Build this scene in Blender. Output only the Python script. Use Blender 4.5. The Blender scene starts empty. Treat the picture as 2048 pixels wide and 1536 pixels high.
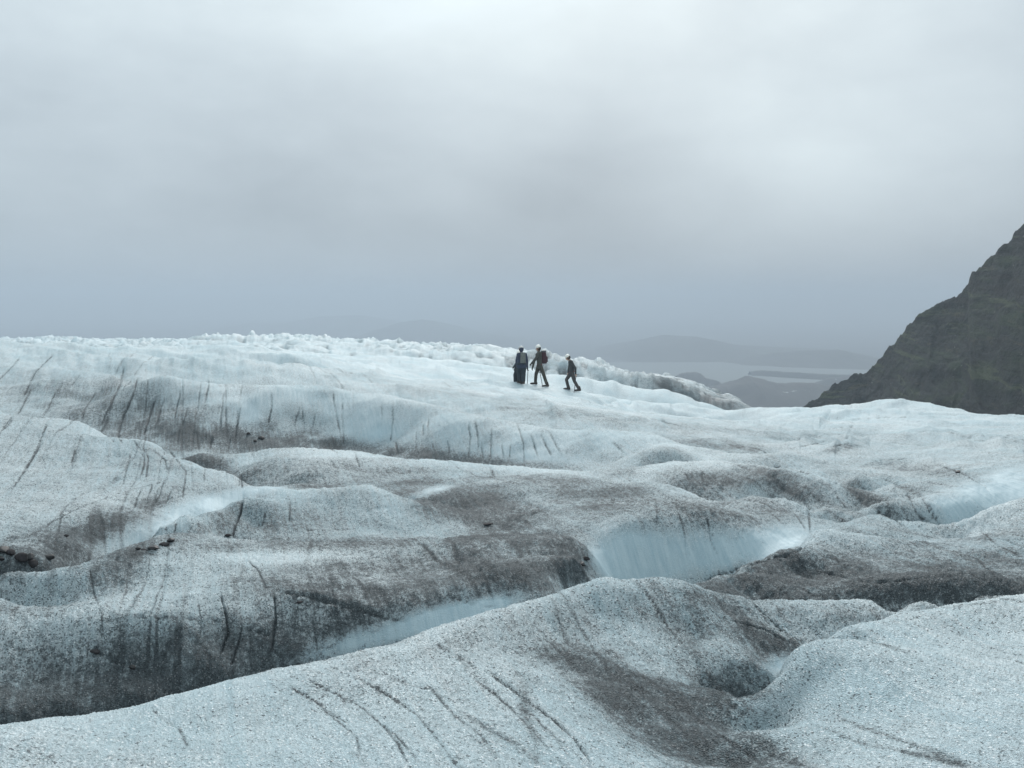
import bpy, bmesh, math, random
import numpy as np
from mathutils import Vector, Matrix

# ------------------------------------------------------------------ camera, sky, sun, exposure
F = 1773.0                      # focal length in pixels of the 2048 px wide photograph
PITCH = math.atan(168.0 / F)    # horizon lies at row 600 of 1536
scene = bpy.context.scene
col = scene.collection
cam_d = bpy.data.cameras.new('camera')
cam = bpy.data.objects.new('camera', cam_d)
col.objects.link(cam)
cam_d.sensor_width = 36.0
cam_d.lens = 36.0 * F / 2048.0
cam_d.clip_start = 0.05
cam_d.clip_end = 40000
cam.location = (0, 0, 0)
cam.rotation_euler = (math.pi / 2 - PITCH, 0, 0)
scene.camera = cam

SUN_EL, SUN_AZ = math.radians(36), math.radians(8)   # azimuth from +Y towards +X
world = bpy.data.worlds.new('World')
scene.world = world
world.use_nodes = True


def pix_dir(px, py):
    a, b = (px - 1024.0) / F, -(py - 768.0) / F
    c, s = math.cos(PITCH), math.sin(PITCH)
    return np.array([a, c + b * s, -s + b * c])


class N:
    """small helper for node trees"""
    def __init__(s, tree):
        s.t = tree
        s.n = tree.nodes
        s.l = tree.links

    def new(s, typ, **kw):
        nd = s.n.new(typ)
        for k, v in kw.items():
            setattr(nd, k, v)
        return nd

    def put(s, sock, v):
        if isinstance(v, bpy.types.NodeSocket):
            s.l.new(v, sock)
        else:
            sock.default_value = v

    def math(s, op, a, b=0.0, c=0.0, clamp=False):
        nd = s.new('ShaderNodeMath', operation=op)
        nd.use_clamp = clamp
        s.put(nd.inputs[0], a)
        s.put(nd.inputs[1], b)
        if len(nd.inputs) > 2:
            s.put(nd.inputs[2], c)
        return nd.outputs[0]

    def mix(s, f, a, b, mode='MIX'):
        nd = s.new('ShaderNodeMix', data_type='RGBA')
        nd.blend_type = mode
        s.put(nd.inputs[0], f)
        s.put(nd.inputs[6], a)
        s.put(nd.inputs[7], b)
        return nd.outputs[2]

    def rng(s, v, a, b, c=0.0, d=1.0, smooth=False):
        nd = s.new('ShaderNodeMapRange')
        if smooth:
            nd.interpolation_type = 'SMOOTHSTEP'
        s.put(nd.inputs[0], v)
        for i, q in enumerate((a, b, c, d)):
            s.put(nd.inputs[i + 1], q)
        return nd.outputs[0]

    def noise(s, vec, scale, detail=4.0, rough=0.5, dist=0.0):
        nd = s.new('ShaderNodeTexNoise')
        s.l.new(vec, nd.inputs['Vector'])
        nd.inputs['Scale'].default_value = scale
        nd.inputs['Detail'].default_value = detail
        nd.inputs['Roughness'].default_value = rough
        nd.inputs['Distortion'].default_value = dist
        return nd.outputs['Fac']

    def mapping(s, vec, scale=(1, 1, 1), rot=(0, 0, 0)):
        nd = s.new('ShaderNodeMapping')
        s.l.new(vec, nd.inputs['Vector'])
        nd.inputs['Scale'].default_value = scale
        nd.inputs['Rotation'].default_value = rot
        return nd.outputs[0]


def build_world():
    g = N(world.node_tree)
    g.n.clear()
    out = g.new('ShaderNodeOutputWorld')
    sky = g.new('ShaderNodeTexSky', sky_type='NISHITA')
    sky.sun_disc = False
    sky.sun_elevation = SUN_EL
    sky.sun_rotation = SUN_AZ
    sky.air_density = 1.0
    sky.dust_density = 3.0
    tc = g.new('ShaderNodeTexCoord')
    nrm = g.new('ShaderNodeVectorMath', operation='NORMALIZE')
    g.l.new(tc.outputs['Generated'], nrm.inputs[0])
    d = nrm.outputs[0]
    sep = g.new('ShaderNodeSeparateXYZ')
    g.l.new(d, sep.inputs[0])
    z = sep.outputs[2]
    # overcast: grey near the horizon, brighter towards the zenith
    val = g.math('ADD', g.math('MULTIPLY', g.math('MAXIMUM', z, 0.0), 1.22), 0.47)
    val = g.math('MINIMUM', val, 1.25)
    # soft cloud masses in the overcast layer
    dn = g.mapping(d, (1, 1, 2.2))
    n1 = g.noise(dn, 2.3, 5, 0.5, 0.5)
    val = g.math('MULTIPLY', val, g.rng(n1, 0.28, 0.72, 0.86, 1.12))
    n2 = g.noise(dn, 7.0, 6, 0.55, 0.2)
    val = g.math('MULTIPLY', val, g.rng(n2, 0.28, 0.72, 0.93, 1.07))
    for px, py, rad, amp in CLOUDS:
        v = pix_dir(px, py)
        v = v / np.linalg.norm(v)
        sb = g.new('ShaderNodeVectorMath', operation='SUBTRACT')
        g.l.new(d, sb.inputs[0])
        sb.inputs[1].default_value = tuple(v)
        sc = g.new('ShaderNodeVectorMath', operation='MULTIPLY')
        g.l.new(sb.outputs[0], sc.inputs[0])
        sc.inputs[1].default_value = (1.0, 1.0, 1.7)
        ln = g.new('ShaderNodeVectorMath', operation='LENGTH')
        g.l.new(sc.outputs[0], ln.inputs[0])
        wob = g.math('ADD', ln.outputs[1], g.rng(n1, 0.25, 0.75, -0.07, 0.07))
        val = g.math('ADD', val, g.rng(wob, 0.0, rad, amp, 0.0, smooth=True))
    cc = g.mix(g.rng(val, 0.35, 0.9), (0.855, 1.005, 1.15, 1), (0.915, 1.04, 1.095, 1))
    cv = g.new('ShaderNodeVectorMath', operation='SCALE')
    g.l.new(cc, cv.inputs[0])
    g.l.new(val, cv.inputs['Scale'])
    bg1 = g.new('ShaderNodeBackground')
    g.l.new(cv.outputs[0], bg1.inputs[0])
    bg1.inputs[1].default_value = 0.55
    bg2 = g.new('ShaderNodeBackground')
    g.l.new(sky.outputs[0], bg2.inputs[0])
    bg2.inputs[1].default_value = 0.055
    mx = g.new('ShaderNodeMixShader')
    mx.inputs[0].default_value = 0.06        # a little of the clear sky leaks through the overcast
    g.l.new(bg1.outputs[0], mx.inputs[1])
    g.l.new(bg2.outputs[0], mx.inputs[2])
    g.l.new(mx.outputs[0], out.inputs[0])


CLOUDS = [(1000, 40, 0.34, 0.10), (1640, 330, 0.28, 0.18), (1200, 370, 0.20, -0.07), (350, 230, 0.26, -0.07),
          (700, 330, 0.2, -0.03), (30, 60, 0.12, 0.04)]
build_world()

sun_d = bpy.data.lights.new('sun', 'SUN')
sun_d.energy = 1.5
sun_d.angle = math.radians(16)
sun_d.color = (1.0, 0.98, 0.955)
sun = bpy.data.objects.new('sun', sun_d)
col.objects.link(sun)
sd = Vector((math.sin(SUN_AZ) * math.cos(SUN_EL), math.cos(SUN_AZ) * math.cos(SUN_EL), math.sin(SUN_EL)))
sun.rotation_euler = sd.to_track_quat('Z', 'Y').to_euler()

vs = scene.view_settings
vs.view_transform = 'Standard'
vs.look = 'None'
vs.exposure = 0.78
vs.gamma = 1.0
vs.use_curve_mapping = False
scene.cycles.use_denoising = True
scene.cycles.denoiser = 'OPENIMAGEDENOISE'
scene.cycles.denoising_input_passes = 'RGB_ALBEDO_NORMAL'
scene.cycles.denoising_prefilter = 'ACCURATE'
scene.cycles.max_bounces = 5
scene.cycles.diffuse_bounces = 3
scene.cycles.volume_bounces = 1
scene.cycles.use_adaptive_sampling = False


# ------------------------------------------------------------------ numeric helpers
RNG = np.random.RandomState(7)
PERM = RNG.permutation(512)
PERM = np.concatenate([PERM, PERM, PERM])
GR = np.stack([np.cos(np.linspace(0, 2 * np.pi, 64, endpoint=False)), np.sin(np.linspace(0, 2 * np.pi, 64, endpoint=False))], 1)


def perlin(x, y):
    xi = np.floor(x).astype(np.int64)
    yi = np.floor(y).astype(np.int64)
    xf, yf = x - xi, y - yi
    xi &= 511
    yi &= 511

    def gr(ix, iy, fx, fy):
        h = PERM[(PERM[ix & 511] + iy) & 511] & 63
        return GR[h, 0] * fx + GR[h, 1] * fy
    u = xf * xf * xf * (xf * (xf * 6 - 15) + 10)
    v = yf * yf * yf * (yf * (yf * 6 - 15) + 10)
    a = gr(xi, yi, xf, yf)
    b = gr(xi + 1, yi, xf - 1, yf)
    c = gr(xi, yi + 1, xf, yf - 1)
    d = gr(xi + 1, yi + 1, xf - 1, yf - 1)
    return (a + u * (b - a) + v * (c - a) + u * v * (a - b - c + d)) * 1.4


def fbm(x, y, o=4, rough=0.5):
    s, a, f = 0.0, 1.0, 1.0
    for i in range(o):
        s = s + a * perlin(x * f + 17.3 * i, y * f - 9.1 * i)
        a *= rough
        f *= 2.03
    return s


def ridged(x, y, o=4, rough=0.5):
    s, a, f = 0.0, 1.0, 1.0
    for i in range(o):
        s = s + a * (1.0 - 2.0 * np.abs(perlin(x * f + 31.7 * i, y * f + 5.9 * i)))
        a *= rough
        f *= 2.07
    return s


def P(px, py, r):
    d = pix_dir(px, py)
    return d * (r / math.hypot(d[0], d[1]))


def sstep(x, a, b):
    t = np.clip((x - a) / (b - a), 0, 1)
    return t * t * (3 - 2 * t)


def grid_mesh(name, X, Y, Z, mat, attrs=None, kind='structure'):
    """one smooth shaded grid surface; X, Y, Z are (rows, cols) arrays"""
    nr, nc = X.shape
    me = bpy.data.meshes.new(name)
    co = np.stack([X, Y, Z], -1).reshape(-1).astype(np.float32)
    idx = np.arange(nr * nc).reshape(nr, nc)
    q = np.stack([idx[:-1, :-1], idx[:-1, 1:], idx[1:, 1:], idx[1:, :-1]], -1).reshape(-1, 4)
    nf = len(q)
    me.vertices.add(nr * nc)
    me.vertices.foreach_set('co', co)
    me.loops.add(nf * 4)
    me.loops.foreach_set('vertex_index', q.reshape(-1).astype(np.int32))
    me.polygons.add(nf)
    me.polygons.foreach_set('loop_start', np.arange(0, nf * 4, 4, dtype=np.int32))
    me.update(calc_edges=True)
    me.shade_smooth()
    for k, a in (attrs or {}).items():
        at = me.attributes.new(k, 'FLOAT', 'POINT')
        at.data.foreach_set('value', a.reshape(-1).astype(np.float32))
    me.materials.append(mat)
    ob = bpy.data.objects.new(name, me)
    col.objects.link(ob)
    if kind:
        ob['kind'] = kind
    return ob


def new_mat(name):
    m = bpy.data.materials.new(name)
    m.use_nodes = True
    g = N(m.node_tree)
    g.n.clear()
    out = g.new('ShaderNodeOutputMaterial')
    bs = g.new('ShaderNodeBsdfPrincipled')
    g.l.new(bs.outputs[0], out.inputs[0])
    tc = g.new('ShaderNodeTexCoord')
    return m, g, bs, tc.outputs['Object']


def plain_mat(name, colr, rough=0.8, var=0.25, scale=12.0):
    m, g, bs, oc = new_mat(name)
    n = g.noise(oc, scale, 5, 0.6)
    dk = tuple(c * (1 - var) for c in colr) + (1,)
    lt = tuple(min(1, c * (1 + var)) for c in colr) + (1,)
    g.l.new(g.mix(g.rng(n, 0.3, 0.7), dk, lt), bs.inputs['Base Color'])
    bs.inputs['Roughness'].default_value = rough
    return m


# ------------------------------------------------------------------ glacier: ridges, troughs and crevasse walls
# crests: points (column, row, ground distance in metres), then how the ice falls away behind: (fraction of distance, metres down)
CRESTS = [
    # near hummock under the photographer
    ([(-500, 1560, 3.0), (-250, 1500, 3.35), (0, 1455, 3.6), (200, 1425, 3.75), (420, 1375, 4.0), (620, 1335, 4.25), (800, 1290, 4.5), (870, 1260, 4.7),
      (960, 1230, 4.95), (1100, 1190, 5.3), (1180, 1160, 5.6), (1250, 1154, 5.75), (1320, 1157, 5.8), (1390, 1170, 5.8)], (0.10, 0.75)),
    # right near hummock
    ([(1525, 1400, 4.2), (1560, 1345, 4.6), (1610, 1310, 4.85), (1700, 1265, 5.2), (1770, 1236, 5.4), (1850, 1216, 5.6), (2048, 1192, 5.8), (2300, 1170, 6.0)], (0.09, 0.35)),
    # low lip in front of the dark band
    ([(1440, 1186, 6.0), (1520, 1192, 6.15), (1610, 1200, 6.3), (1775, 1206, 6.4), (1920, 1197, 6.5), (2048, 1188, 6.6), (2300, 1172, 6.8)], (0.08, 0.30)),
    # lip of the crevasse with the pale blue wall
    ([(1370, 1178, 6.7, .85), (1390, 1168, 6.9, .85), (1500, 1130, 7.6, .8), (1560, 1101, 8.1, .6), (1615, 1073, 8.6, .25), (1700, 1061, 9.0, .15), (1850, 1051, 9.5, .15), (1885, 1051, 9.6, .5), (1910, 1050, 9.7, .85), (1960, 1020, 10.0, .85),
      (2048, 990, 10.5, .85), (2300, 950, 11.2, .85)], (0.07, 0.85)),
    # dirty knoll on the left (E)
    ([(-200, 1190, 7.2), (60, 1165, 7.5), (170, 1120, 8.0), (260, 1085, 8.6), (350, 1045, 9.3), (480, 1000, 10.3), (570, 981, 10.9), (640, 976, 11.2), (740, 968, 11.5),
      (790, 985, 11.1), (850, 1002, 10.9)], (0.07, 0.55)),
    # dome on the far left and its long shoulder
    ([(-500, 780, 19.5), (-250, 800, 19.0), (0, 822, 18.5), (150, 845, 17.5), (230, 870, 16.8), (300, 892, 16.0), (360, 920, 14.8), (420, 938, 14.2), (520, 951, 13.8),
      (600, 965, 13.2)], (0.05, 0.38)),
    # central ridge (D)
    ([(400, 906, 16.4), (500, 912, 16.2), (600, 898, 16.2), (720, 905, 16.0), (880, 920, 15.5), (950, 930, 15.2), (1060, 940, 14.9), (1150, 944, 14.7),
      (1240, 945, 14.4), (1290, 931, 14.8), (1350, 917, 15.3), (1430, 919, 15.2), (1520, 933, 14.7), (1555, 939, 14.4), (1630, 953, 13.8), (1700, 979, 13.0), (1760, 1010, 12.0)], (0.09, 0.50)),
    # fold in the middle right (F)
    ([(1290, 960, 13.0), (1340, 970, 12.6), (1440, 968, 12.8), (1540, 985, 12.3), (1620, 1020, 11.5), (1700, 1042, 11.0), (1780, 1050, 10.6)], (0.06, 0.40)),
    # the long white ridge (B)
    ([(330, 752, 25.5), (480, 772, 24.3), (560, 768, 24.3), (640, 772, 24.2), (700, 780, 23.8), (830, 800, 22.4), (950, 830, 20.8), (1050, 850, 20.0), (1150, 860, 19.5),
      (1200, 862, 19.3), (1290, 863, 19.1), (1365, 889, 18.0), (1440, 905, 17.3), (1505, 907, 17.2), (1570, 905, 17.5)], (0.09, 0.55)),
    # left skyline ridge (A)
    ([(-500, 650, 38), (-250, 664, 37), (0, 682, 36), (130, 690, 35), (300, 711, 33), (440, 722, 32), (560, 728, 32)], (0.12, 1.2)),
    # crest the hikers walk on
    ([(620, 742, 36), (760, 748, 37), (900, 758, 39), (1040, 771, 41), (1090, 774, 41), (1160, 786, 41), (1260, 796, 42)], (0.12, 1.1)),
    # right skyline of the white hummock
    ([(1300, 797, 44), (1360, 806, 43), (1400, 812, 42), (1432, 826, 40), (1480, 824, 40), (1520, 813, 41), (1640, 807, 42), (1740, 803.5, 43), (1850, 815, 42), (1950, 830, 40), (2048, 838, 39),
      (2300, 855, 37), (2600, 870, 36)], (0.15, 4.5)),
    # far broken ice
    ([(-500, 673, 700), (-100, 681, 700), (30, 689, 680), (105, 681, 640), (200, 687, 560), (320, 687, 440), (440, 684, 320), (540, 680, 240), (640, 682, 190), (700, 684, 170), (850, 693, 150),
      (980, 701, 140), (1060, 715, 130), (1180, 733, 125), (1240, 751, 130), (1330, 765, 135), (1390, 780, 130), (1440, 793, 115), (1478, 803, 105)], (0.3, 9.0)),
]
# visible ground points
SURF = [
    (-300, 1536, 3.1), (0, 1536, 3.05), (400, 1536, 3.0), (800, 1536, 3.05), (1100, 1536, 3.1), (1230, 1536, 3.15), (300, 1480, 3.4), (700, 1420, 3.75), (1000, 1400, 3.95), (850, 1350, 4.15),
    (1000, 1300, 4.5), (1200, 1230, 5.2), (1100, 1250, 4.95),
    (1300, 1230, 5.3), (1400, 1230, 5.45), (1400, 1275, 5.3), (1300, 1300, 4.95), (1480, 1300, 5.25), (1600, 1293, 5.7), (1540, 1350, 5.05), (1500, 1415, 4.5), (1450, 1400, 4.5), (1350, 1370, 4.55),
    (1150, 1352, 4.45), (1080, 1322, 4.5), (1250, 1392, 4.25), (1310, 1450, 3.98), (1450, 1536, 3.68), (1080, 1350, 4.2), (1160, 1400, 3.98), (1230, 1470, 3.55),
    (1380, 1440, 4.05), (1520, 1470, 3.8), (1600, 1536, 3.45), (1700, 1480, 3.7), (1750, 1536, 3.4), (2048, 1536, 3.4), (1650, 1400, 4.15), (1850, 1400, 4.1), (2048, 1400, 4.1), (1750, 1300, 4.85),
    (1950, 1270, 5.1), (2300, 1536, 3.4), (2300, 1350, 4.5),
    (1500, 1225, 5.85), (1560, 1262, 5.85), (1450, 1215, 5.75), (1650, 1235, 6.0), (1750, 1222, 6.2),
    (1480, 1180, 6.95), (1600, 1193, 7.0), (1775, 1196, 7.0), (1920, 1188, 7.1), (2048, 1170, 7.4), (1500, 1150, 7.35), (1600, 1145, 7.6), (1800, 1150, 7.6), (1700, 1100, 8.35), (1800, 1090, 8.6),
    (1950, 1130, 8.1), (1950, 1080, 9.0), (2048, 1100, 8.7), (2048, 1050, 9.5), (2300, 1100, 8.7),
    # pale blue crevasse wall
    (1230, 1150, 9.05), (1300, 1158, 9.15), (1400, 1160, 9.25), (1500, 1128, 9.5), (1590, 1082, 9.95), (1250, 1052, 9.5), (1350, 1050, 9.6), (1450, 1060, 9.7), (1560, 1062, 10.05), (1180, 1100, 8.6),
    (1700, 1050, 10.5),
    # middle dome
    (1000, 955, 13.9), (1100, 1000, 11.8), (1200, 1000, 11.8), (1300, 1010, 11.3), (1450, 1010, 11.4), (1200, 960, 13.4), (1100, 1050, 10.3), (1050, 1035, 10.7), (950, 1030, 11.0), (1000, 1058, 10.5),
    (890, 1010, 11.2), (900, 990, 12.3), (830, 992, 12.2), (860, 975, 13.0), (1160, 1070, 9.6),
    (600, 950, 14.4), (800, 960, 14.1), (700, 940, 14.8), (500, 935, 15.2),
    # blue ice slope behind E
    (180, 1112, 9.4), (300, 1062, 10.3), (420, 1018, 11.3), (540, 984, 12.2), (200, 1055, 10.2), (300, 1015, 11.3), (480, 978, 12.8),
    (300, 950, 13.2), (0, 1000, 11.2), (150, 1000, 11.4), (0, 1090, 9.4), (-300, 1000, 11.2), (100, 900, 15.2), (-300, 900, 15.4), (250, 920, 14.5), (400, 970, 12.9),
    # flat dirty ice
    (0, 1130, 8.7), (100, 1128, 8.8), (0, 1170, 7.9), (-300, 1170, 7.9), (0, 1238, 6.75), (120, 1215, 6.9), (200, 1200, 6.95), (400, 1160, 7.45), (600, 1130, 7.9), (800, 1110, 8.3), (1000, 1118, 8.1), (1100, 1130, 7.9),
    (330, 1098, 9.0), (450, 1092, 9.4), (600, 1085, 9.65), (750, 1076, 9.85), (860, 1078, 9.7), (500, 1050, 9.95), (620, 1045, 10.2), (650, 1020, 10.65), (750, 1010, 10.8), (450, 1112, 8.05), (600, 1102, 8.2), (760, 1092, 8.45), (-300, 1250, 6.7), (500, 1200, 7.0), (700, 1170, 7.3), (900, 1150, 7.6),
    # dark wall of the near trough
    (-300, 1300, 6.5), (-300, 1380, 6.3), (0, 1265, 6.65), (0, 1320, 6.5), (0, 1380, 6.35), (0, 1450, 6.1), (150, 1240, 6.7), (150, 1290, 6.6), (150, 1350, 6.45), (150, 1430, 6.2), (300, 1235, 6.72), (300, 1290, 6.6), (300, 1350, 6.45), (300, 1410, 6.25),
    (450, 1225, 6.84), (450, 1255, 6.76), (450, 1290, 6.64), (450, 1370, 6.4), (600, 1215, 6.92), (600, 1240, 6.87), (600, 1270, 6.77), (600, 1330, 6.58), (720, 1222, 6.93), (720, 1250, 6.85), (720, 1290, 6.72), (800, 1210, 6.9), (800, 1285, 6.72), (900, 1210, 6.95), (900, 1245, 6.85), (1000, 1185, 7.05),
    (1000, 1210, 6.95), (1100, 1172, 7.2), (950, 1180, 7.05), (1170, 1140, 7.75),
    # face of A and B
    (0, 730, 31.0), (0, 770, 28.5), (-300, 745, 30.5), (0, 818, 25.5), (-300, 790, 26.5), (200, 760, 28), (200, 800, 26.3), (200, 860, 24.0), (100, 715, 33), (320, 885, 22.6), (420, 895, 22.2), (520, 890, 22.3), (620, 892, 22.0), (700, 912, 21.4), (900, 928, 19.6),
    (1000, 934, 18.9), (1120, 940, 18.2), (1200, 930, 18.0), (480, 800, 23.9), (480, 845, 23.2), (640, 800, 23.85), (640, 845, 23.1), (800, 830, 22.3), (800, 870, 21.7), (950, 860, 20.4), (950, 895, 19.9), (1100, 880, 19.4), (1100, 910, 18.9), (1250, 900, 18.2), (1330, 905, 17.0),
    (330, 800, 24.8), (330, 845, 23.6),
    # rolling ground behind B
    (560, 755, 29), (700, 766, 29), (830, 785, 27), (950, 800, 27), (1000, 815, 25), (1150, 840, 23.5), (1200, 820, 28), (1100, 800, 31), (1300, 830, 29), (1350, 860, 23.5), (1000, 780, 34), (850, 765, 33),
    (430, 745, 30), (330, 728, 31),
    (1450, 880, 22), (1500, 860, 27), (1700, 850, 31), (1900, 860, 29), (2048, 860, 31), (2000, 900, 23), (1700, 900, 22.5), (1550, 890, 21), (1600, 925, 17.8), (1500, 920, 16.8), (1800, 950, 16.3), (1700, 940, 16.8),
    (1850, 905, 21), (2300, 900, 23),
    (1750, 990, 13.6), (1700, 960, 14.6), (1820, 1000, 12.9), (1880, 1045, 12.1), (1960, 1015, 12.5), (2040, 985, 13.1), (1860, 990, 12.7), (1960, 955, 14.4), (2048, 930, 15.5), (1900, 950, 15.2), (2300, 930, 14.5),
    (1350, 950, 14.0), (1500, 965, 13.6), (1600, 990, 13.0), (1650, 1020, 12.3), (1450, 940, 14.3),
    # towards the broken ice
    (0, 700, 90), (200, 702, 80), (300, 705, 65), (500, 708, 65), (700, 715, 62), (900, 728, 62), (1100, 748, 60), (1250, 772, 60), (1350, 790, 58), (600, 695, 95), (800, 702, 95), (1000, 718, 95), (1150, 738, 95), (1300, 765, 95),
    (300, 695, 150), (0, 696, 200), (-300, 690, 200), (450, 694, 130), (600, 733, 41), (-300, 700, 80),
]


# floors of the troughs that the ridges hide: column, distance, height
FLOORS = [(x, r, z) for x, r, z in [(-300, 5.3, -4.3), (-100, 5.35, -4.3), (0, 5.4, -4.3), (100, 5.45, -4.3), (200, 5.5, -4.3), (310, 5.6, -4.2), (420, 5.75, -4.1), (520, 5.9, -4.1), (620, 6.1, -4.0), (710, 6.2, -3.8),
                                    (1250, 7.6, -3.7), (1400, 8.2, -3.9), (1500, 8.6, -3.6), (1930, 10.7, -3.9), (1980, 11.0, -3.9), (2100, 11.4, -3.8),
                                    (250, 9.3, -3.3), (400, 10.3, -3.3), (540, 11.5, -3.2)]]


def zbase(r):
    return -1.55 - 0.055 * r


def theta_of(px):      # azimuth for the point tests only
    return math.atan2((px - 1024.0) / F, 1.0)


pts = []


def add_pt(p):
    r = math.hypot(p[0], p[1])
    th = math.atan2(p[0], p[1])
    pts.append((th, math.log(r), (p[2] - zbase(r)) / r))


crest_rec = []
for line, (k, dz) in CRESTS:
    for (a, b) in zip(line[:-1], line[1:]):
        n = max(1, int(abs(b[0] - a[0]) / 32 + abs(b[1] - a[1]) / 40))
        for i in range(n):
            t = i / n
            q = P(a[0] + (b[0] - a[0]) * t, a[1] + (b[1] - a[1]) * t, a[2] + (b[2] - a[2]) * t)
            add_pt(q)
            crest_rec.append((pts[-1][0], pts[-1][1], q[2] / math.hypot(q[0], q[1])))
            if line is CRESTS[0][0] and a[0] < 860:
                for m_, dn in ((1.12, 0.10), (1.24, 0.16), (1.33, 0.28)):
                    h = q * m_
                    h[2] -= dn
                    add_pt(h)
                continue
            h = q * (1 + k)
            h[2] = q[2] - (a[3] + (b[3] - a[3]) * t if len(a) > 3 else dz)
            add_pt(h)
    q = P(*line[-1][:3])
    add_pt(q)
for s_ in SURF:
    add_pt(P(*s_))
for px, r, z in FLOORS:
    th = math.atan2(px - 1024.0, F)
    pts.append((th, math.log(r), (z - zbase(r)) / r))
for th in np.linspace(-1.2, 1.2, 25):          # under the camera and far beyond the snout
    for r, z in ((0.35, -1.62), (0.9, -1.62), (1.8, -1.64), (1000, -150), (1300, -190)):
        pts.append((th, math.log(r), (z - zbase(r)) / r))
for th in np.linspace(0.29, 1.1, 15):           # right margin drops to the moraine
    for r, z in ((75, -17), (110, -36), (170, -70), (300, -110)):
        pts.append((th, math.log(r), (z - zbase(r)) / r))
pts = np.array(pts)
KU = 0.72
_, keep = np.unique(np.round(pts[:, :2] * 250).astype(int), axis=0, return_index=True)
pts = pts[keep]
C = np.stack([pts[:, 0] * KU, pts[:, 1]], 1)
npt = len(C)


def tps(d2):
    return 0.5 * d2 * np.log(d2 + 1e-9)


D2 = ((C[:, None] - C[None]) ** 2).sum(-1)
A = np.zeros((npt + 3, npt + 3))
A[:npt, :npt] = tps(D2) + np.eye(npt) * 4e-5
A[:npt, npt] = 1
A[:npt, npt + 1:] = C
A[npt:, :npt] = A[:npt, npt:].T
rhs = np.zeros(npt + 3)
rhs[:npt] = pts[:, 2]
AI = np.linalg.inv(A)
W = AI @ rhs
# lower or raise the crests until their skylines stand where they should
cr = np.array(crest_rec)
lo_ = np.linspace(-0.06, 0.09, 13)
EL = cr[:, 1][:, None] + lo_[None]
EQ = np.stack([np.repeat(cr[:, 0] * KU, len(lo_)), EL.ravel()], 1)
EK = tps(((EQ[:, None] - C[None]) ** 2).sum(-1))
ci_ = np.array([np.argmin((C[:, 0] - c_[0] * KU) ** 2 + (C[:, 1] - c_[1]) ** 2) for c_ in cr])
for it in range(7):
    v_ = (EK @ W[:npt] + W[npt] + EQ @ W[npt + 1:]).reshape(EL.shape) + zbase(np.exp(EL)) / np.exp(EL)
    err = v_.max(1) - cr[:, 2]
    np.add.at(rhs, ci_, -0.6 * err)
    W = AI @ rhs

TH0, TH1 = -0.60, 0.60
cth = np.concatenate([np.linspace(-1.10, TH0, 30)[:-1], np.linspace(TH0, TH1, 460), np.linspace(TH1, 1.10, 30)[1:]])
clr = np.concatenate([np.linspace(math.log(0.35), math.log(2.6), 24)[:-1], np.linspace(math.log(2.6), math.log(48), 560)[:-1], np.linspace(math.log(48), math.log(1100), 190)])
GT, GL = np.meshgrid(cth, clr)
Q = np.stack([GT.ravel() * KU, GL.ravel()], 1)
val = np.empty(len(Q))
for i in range(0, len(Q), 6000):
    q = Q[i:i + 6000]
    d2 = ((q[:, None, 0] - C[None, :, 0]) ** 2 + (q[:, None, 1] - C[None, :, 1]) ** 2)
    val[i:i + 6000] = tps(d2) @ W[:npt] + W[npt] + q @ W[npt + 1:]
CW = val.reshape(GT.shape)

# fine grid
fth = np.concatenate([np.linspace(-1.10, -0.58, 50)[:-1], np.linspace(-0.58, 0.58, 1120), np.linspace(0.58, 1.10, 50)[1:]])
def lnspan(a, b, n):
    return np.linspace(math.log(a), math.log(b), n)[:-1]


flr = np.concatenate([lnspan(0.35, 2.7, 26), lnspan(2.7, 5.5, 150), lnspan(5.5, 10.8, 265), lnspan(10.8, 25, 270), lnspan(25, 48, 130), lnspan(48, 420, 200), lnspan(420, 1100, 50), [math.log(1100)]])


def cubic_resample(src_x, dst_x, arr):       # Catmull-Rom along axis 0 on a piecewise uniform axis
    fi = np.interp(dst_x, src_x, np.arange(len(src_x)))
    i1 = np.clip(np.floor(fi).astype(int), 0, len(src_x) - 2)
    t = (fi - i1)[:, None]
    i0, i2 = np.clip(i1 - 1, 0, None), i1 + 1
    i3 = np.clip(i1 + 2, None, len(src_x) - 1)
    p0, p1, p2, p3 = arr[i0], arr[i1], arr[i2], arr[i3]
    return p1 + 0.5 * t * (p2 - p0 + t * (2 * p0 - 5 * p1 + 4 * p2 - p3 + t * (3 * (p1 - p2) + p3 - p0)))


FW = cubic_resample(clr, flr, CW)
FW = cubic_resample(cth, fth, FW.T).T
T_, L_ = np.meshgrid(fth, flr)
R_ = np.exp(L_)
X_ = R_ * np.sin(T_)
Y_ = R_ * np.cos(T_)
Z_ = FW * R_ + zbase(R_)

# undulation of the ice itself, a little at every size
far = sstep(R_, 48, 95)
mid = sstep(R_, 28, 38) * (1 - sstep(R_, 85, 140))
Z_ += 0.035 * fbm(X_ * 0.55, Y_ * 0.9, 3) * np.clip(R_ / 9, 0.35, 2.2)
Z_ += mid * 0.17 * (ridged(X_ * 0.055 + 0.4 * fbm(X_ * .1, Y_ * .1, 2), Y_ * 0.27 + X_ * 0.10, 4, 0.55) - 0.95)
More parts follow.
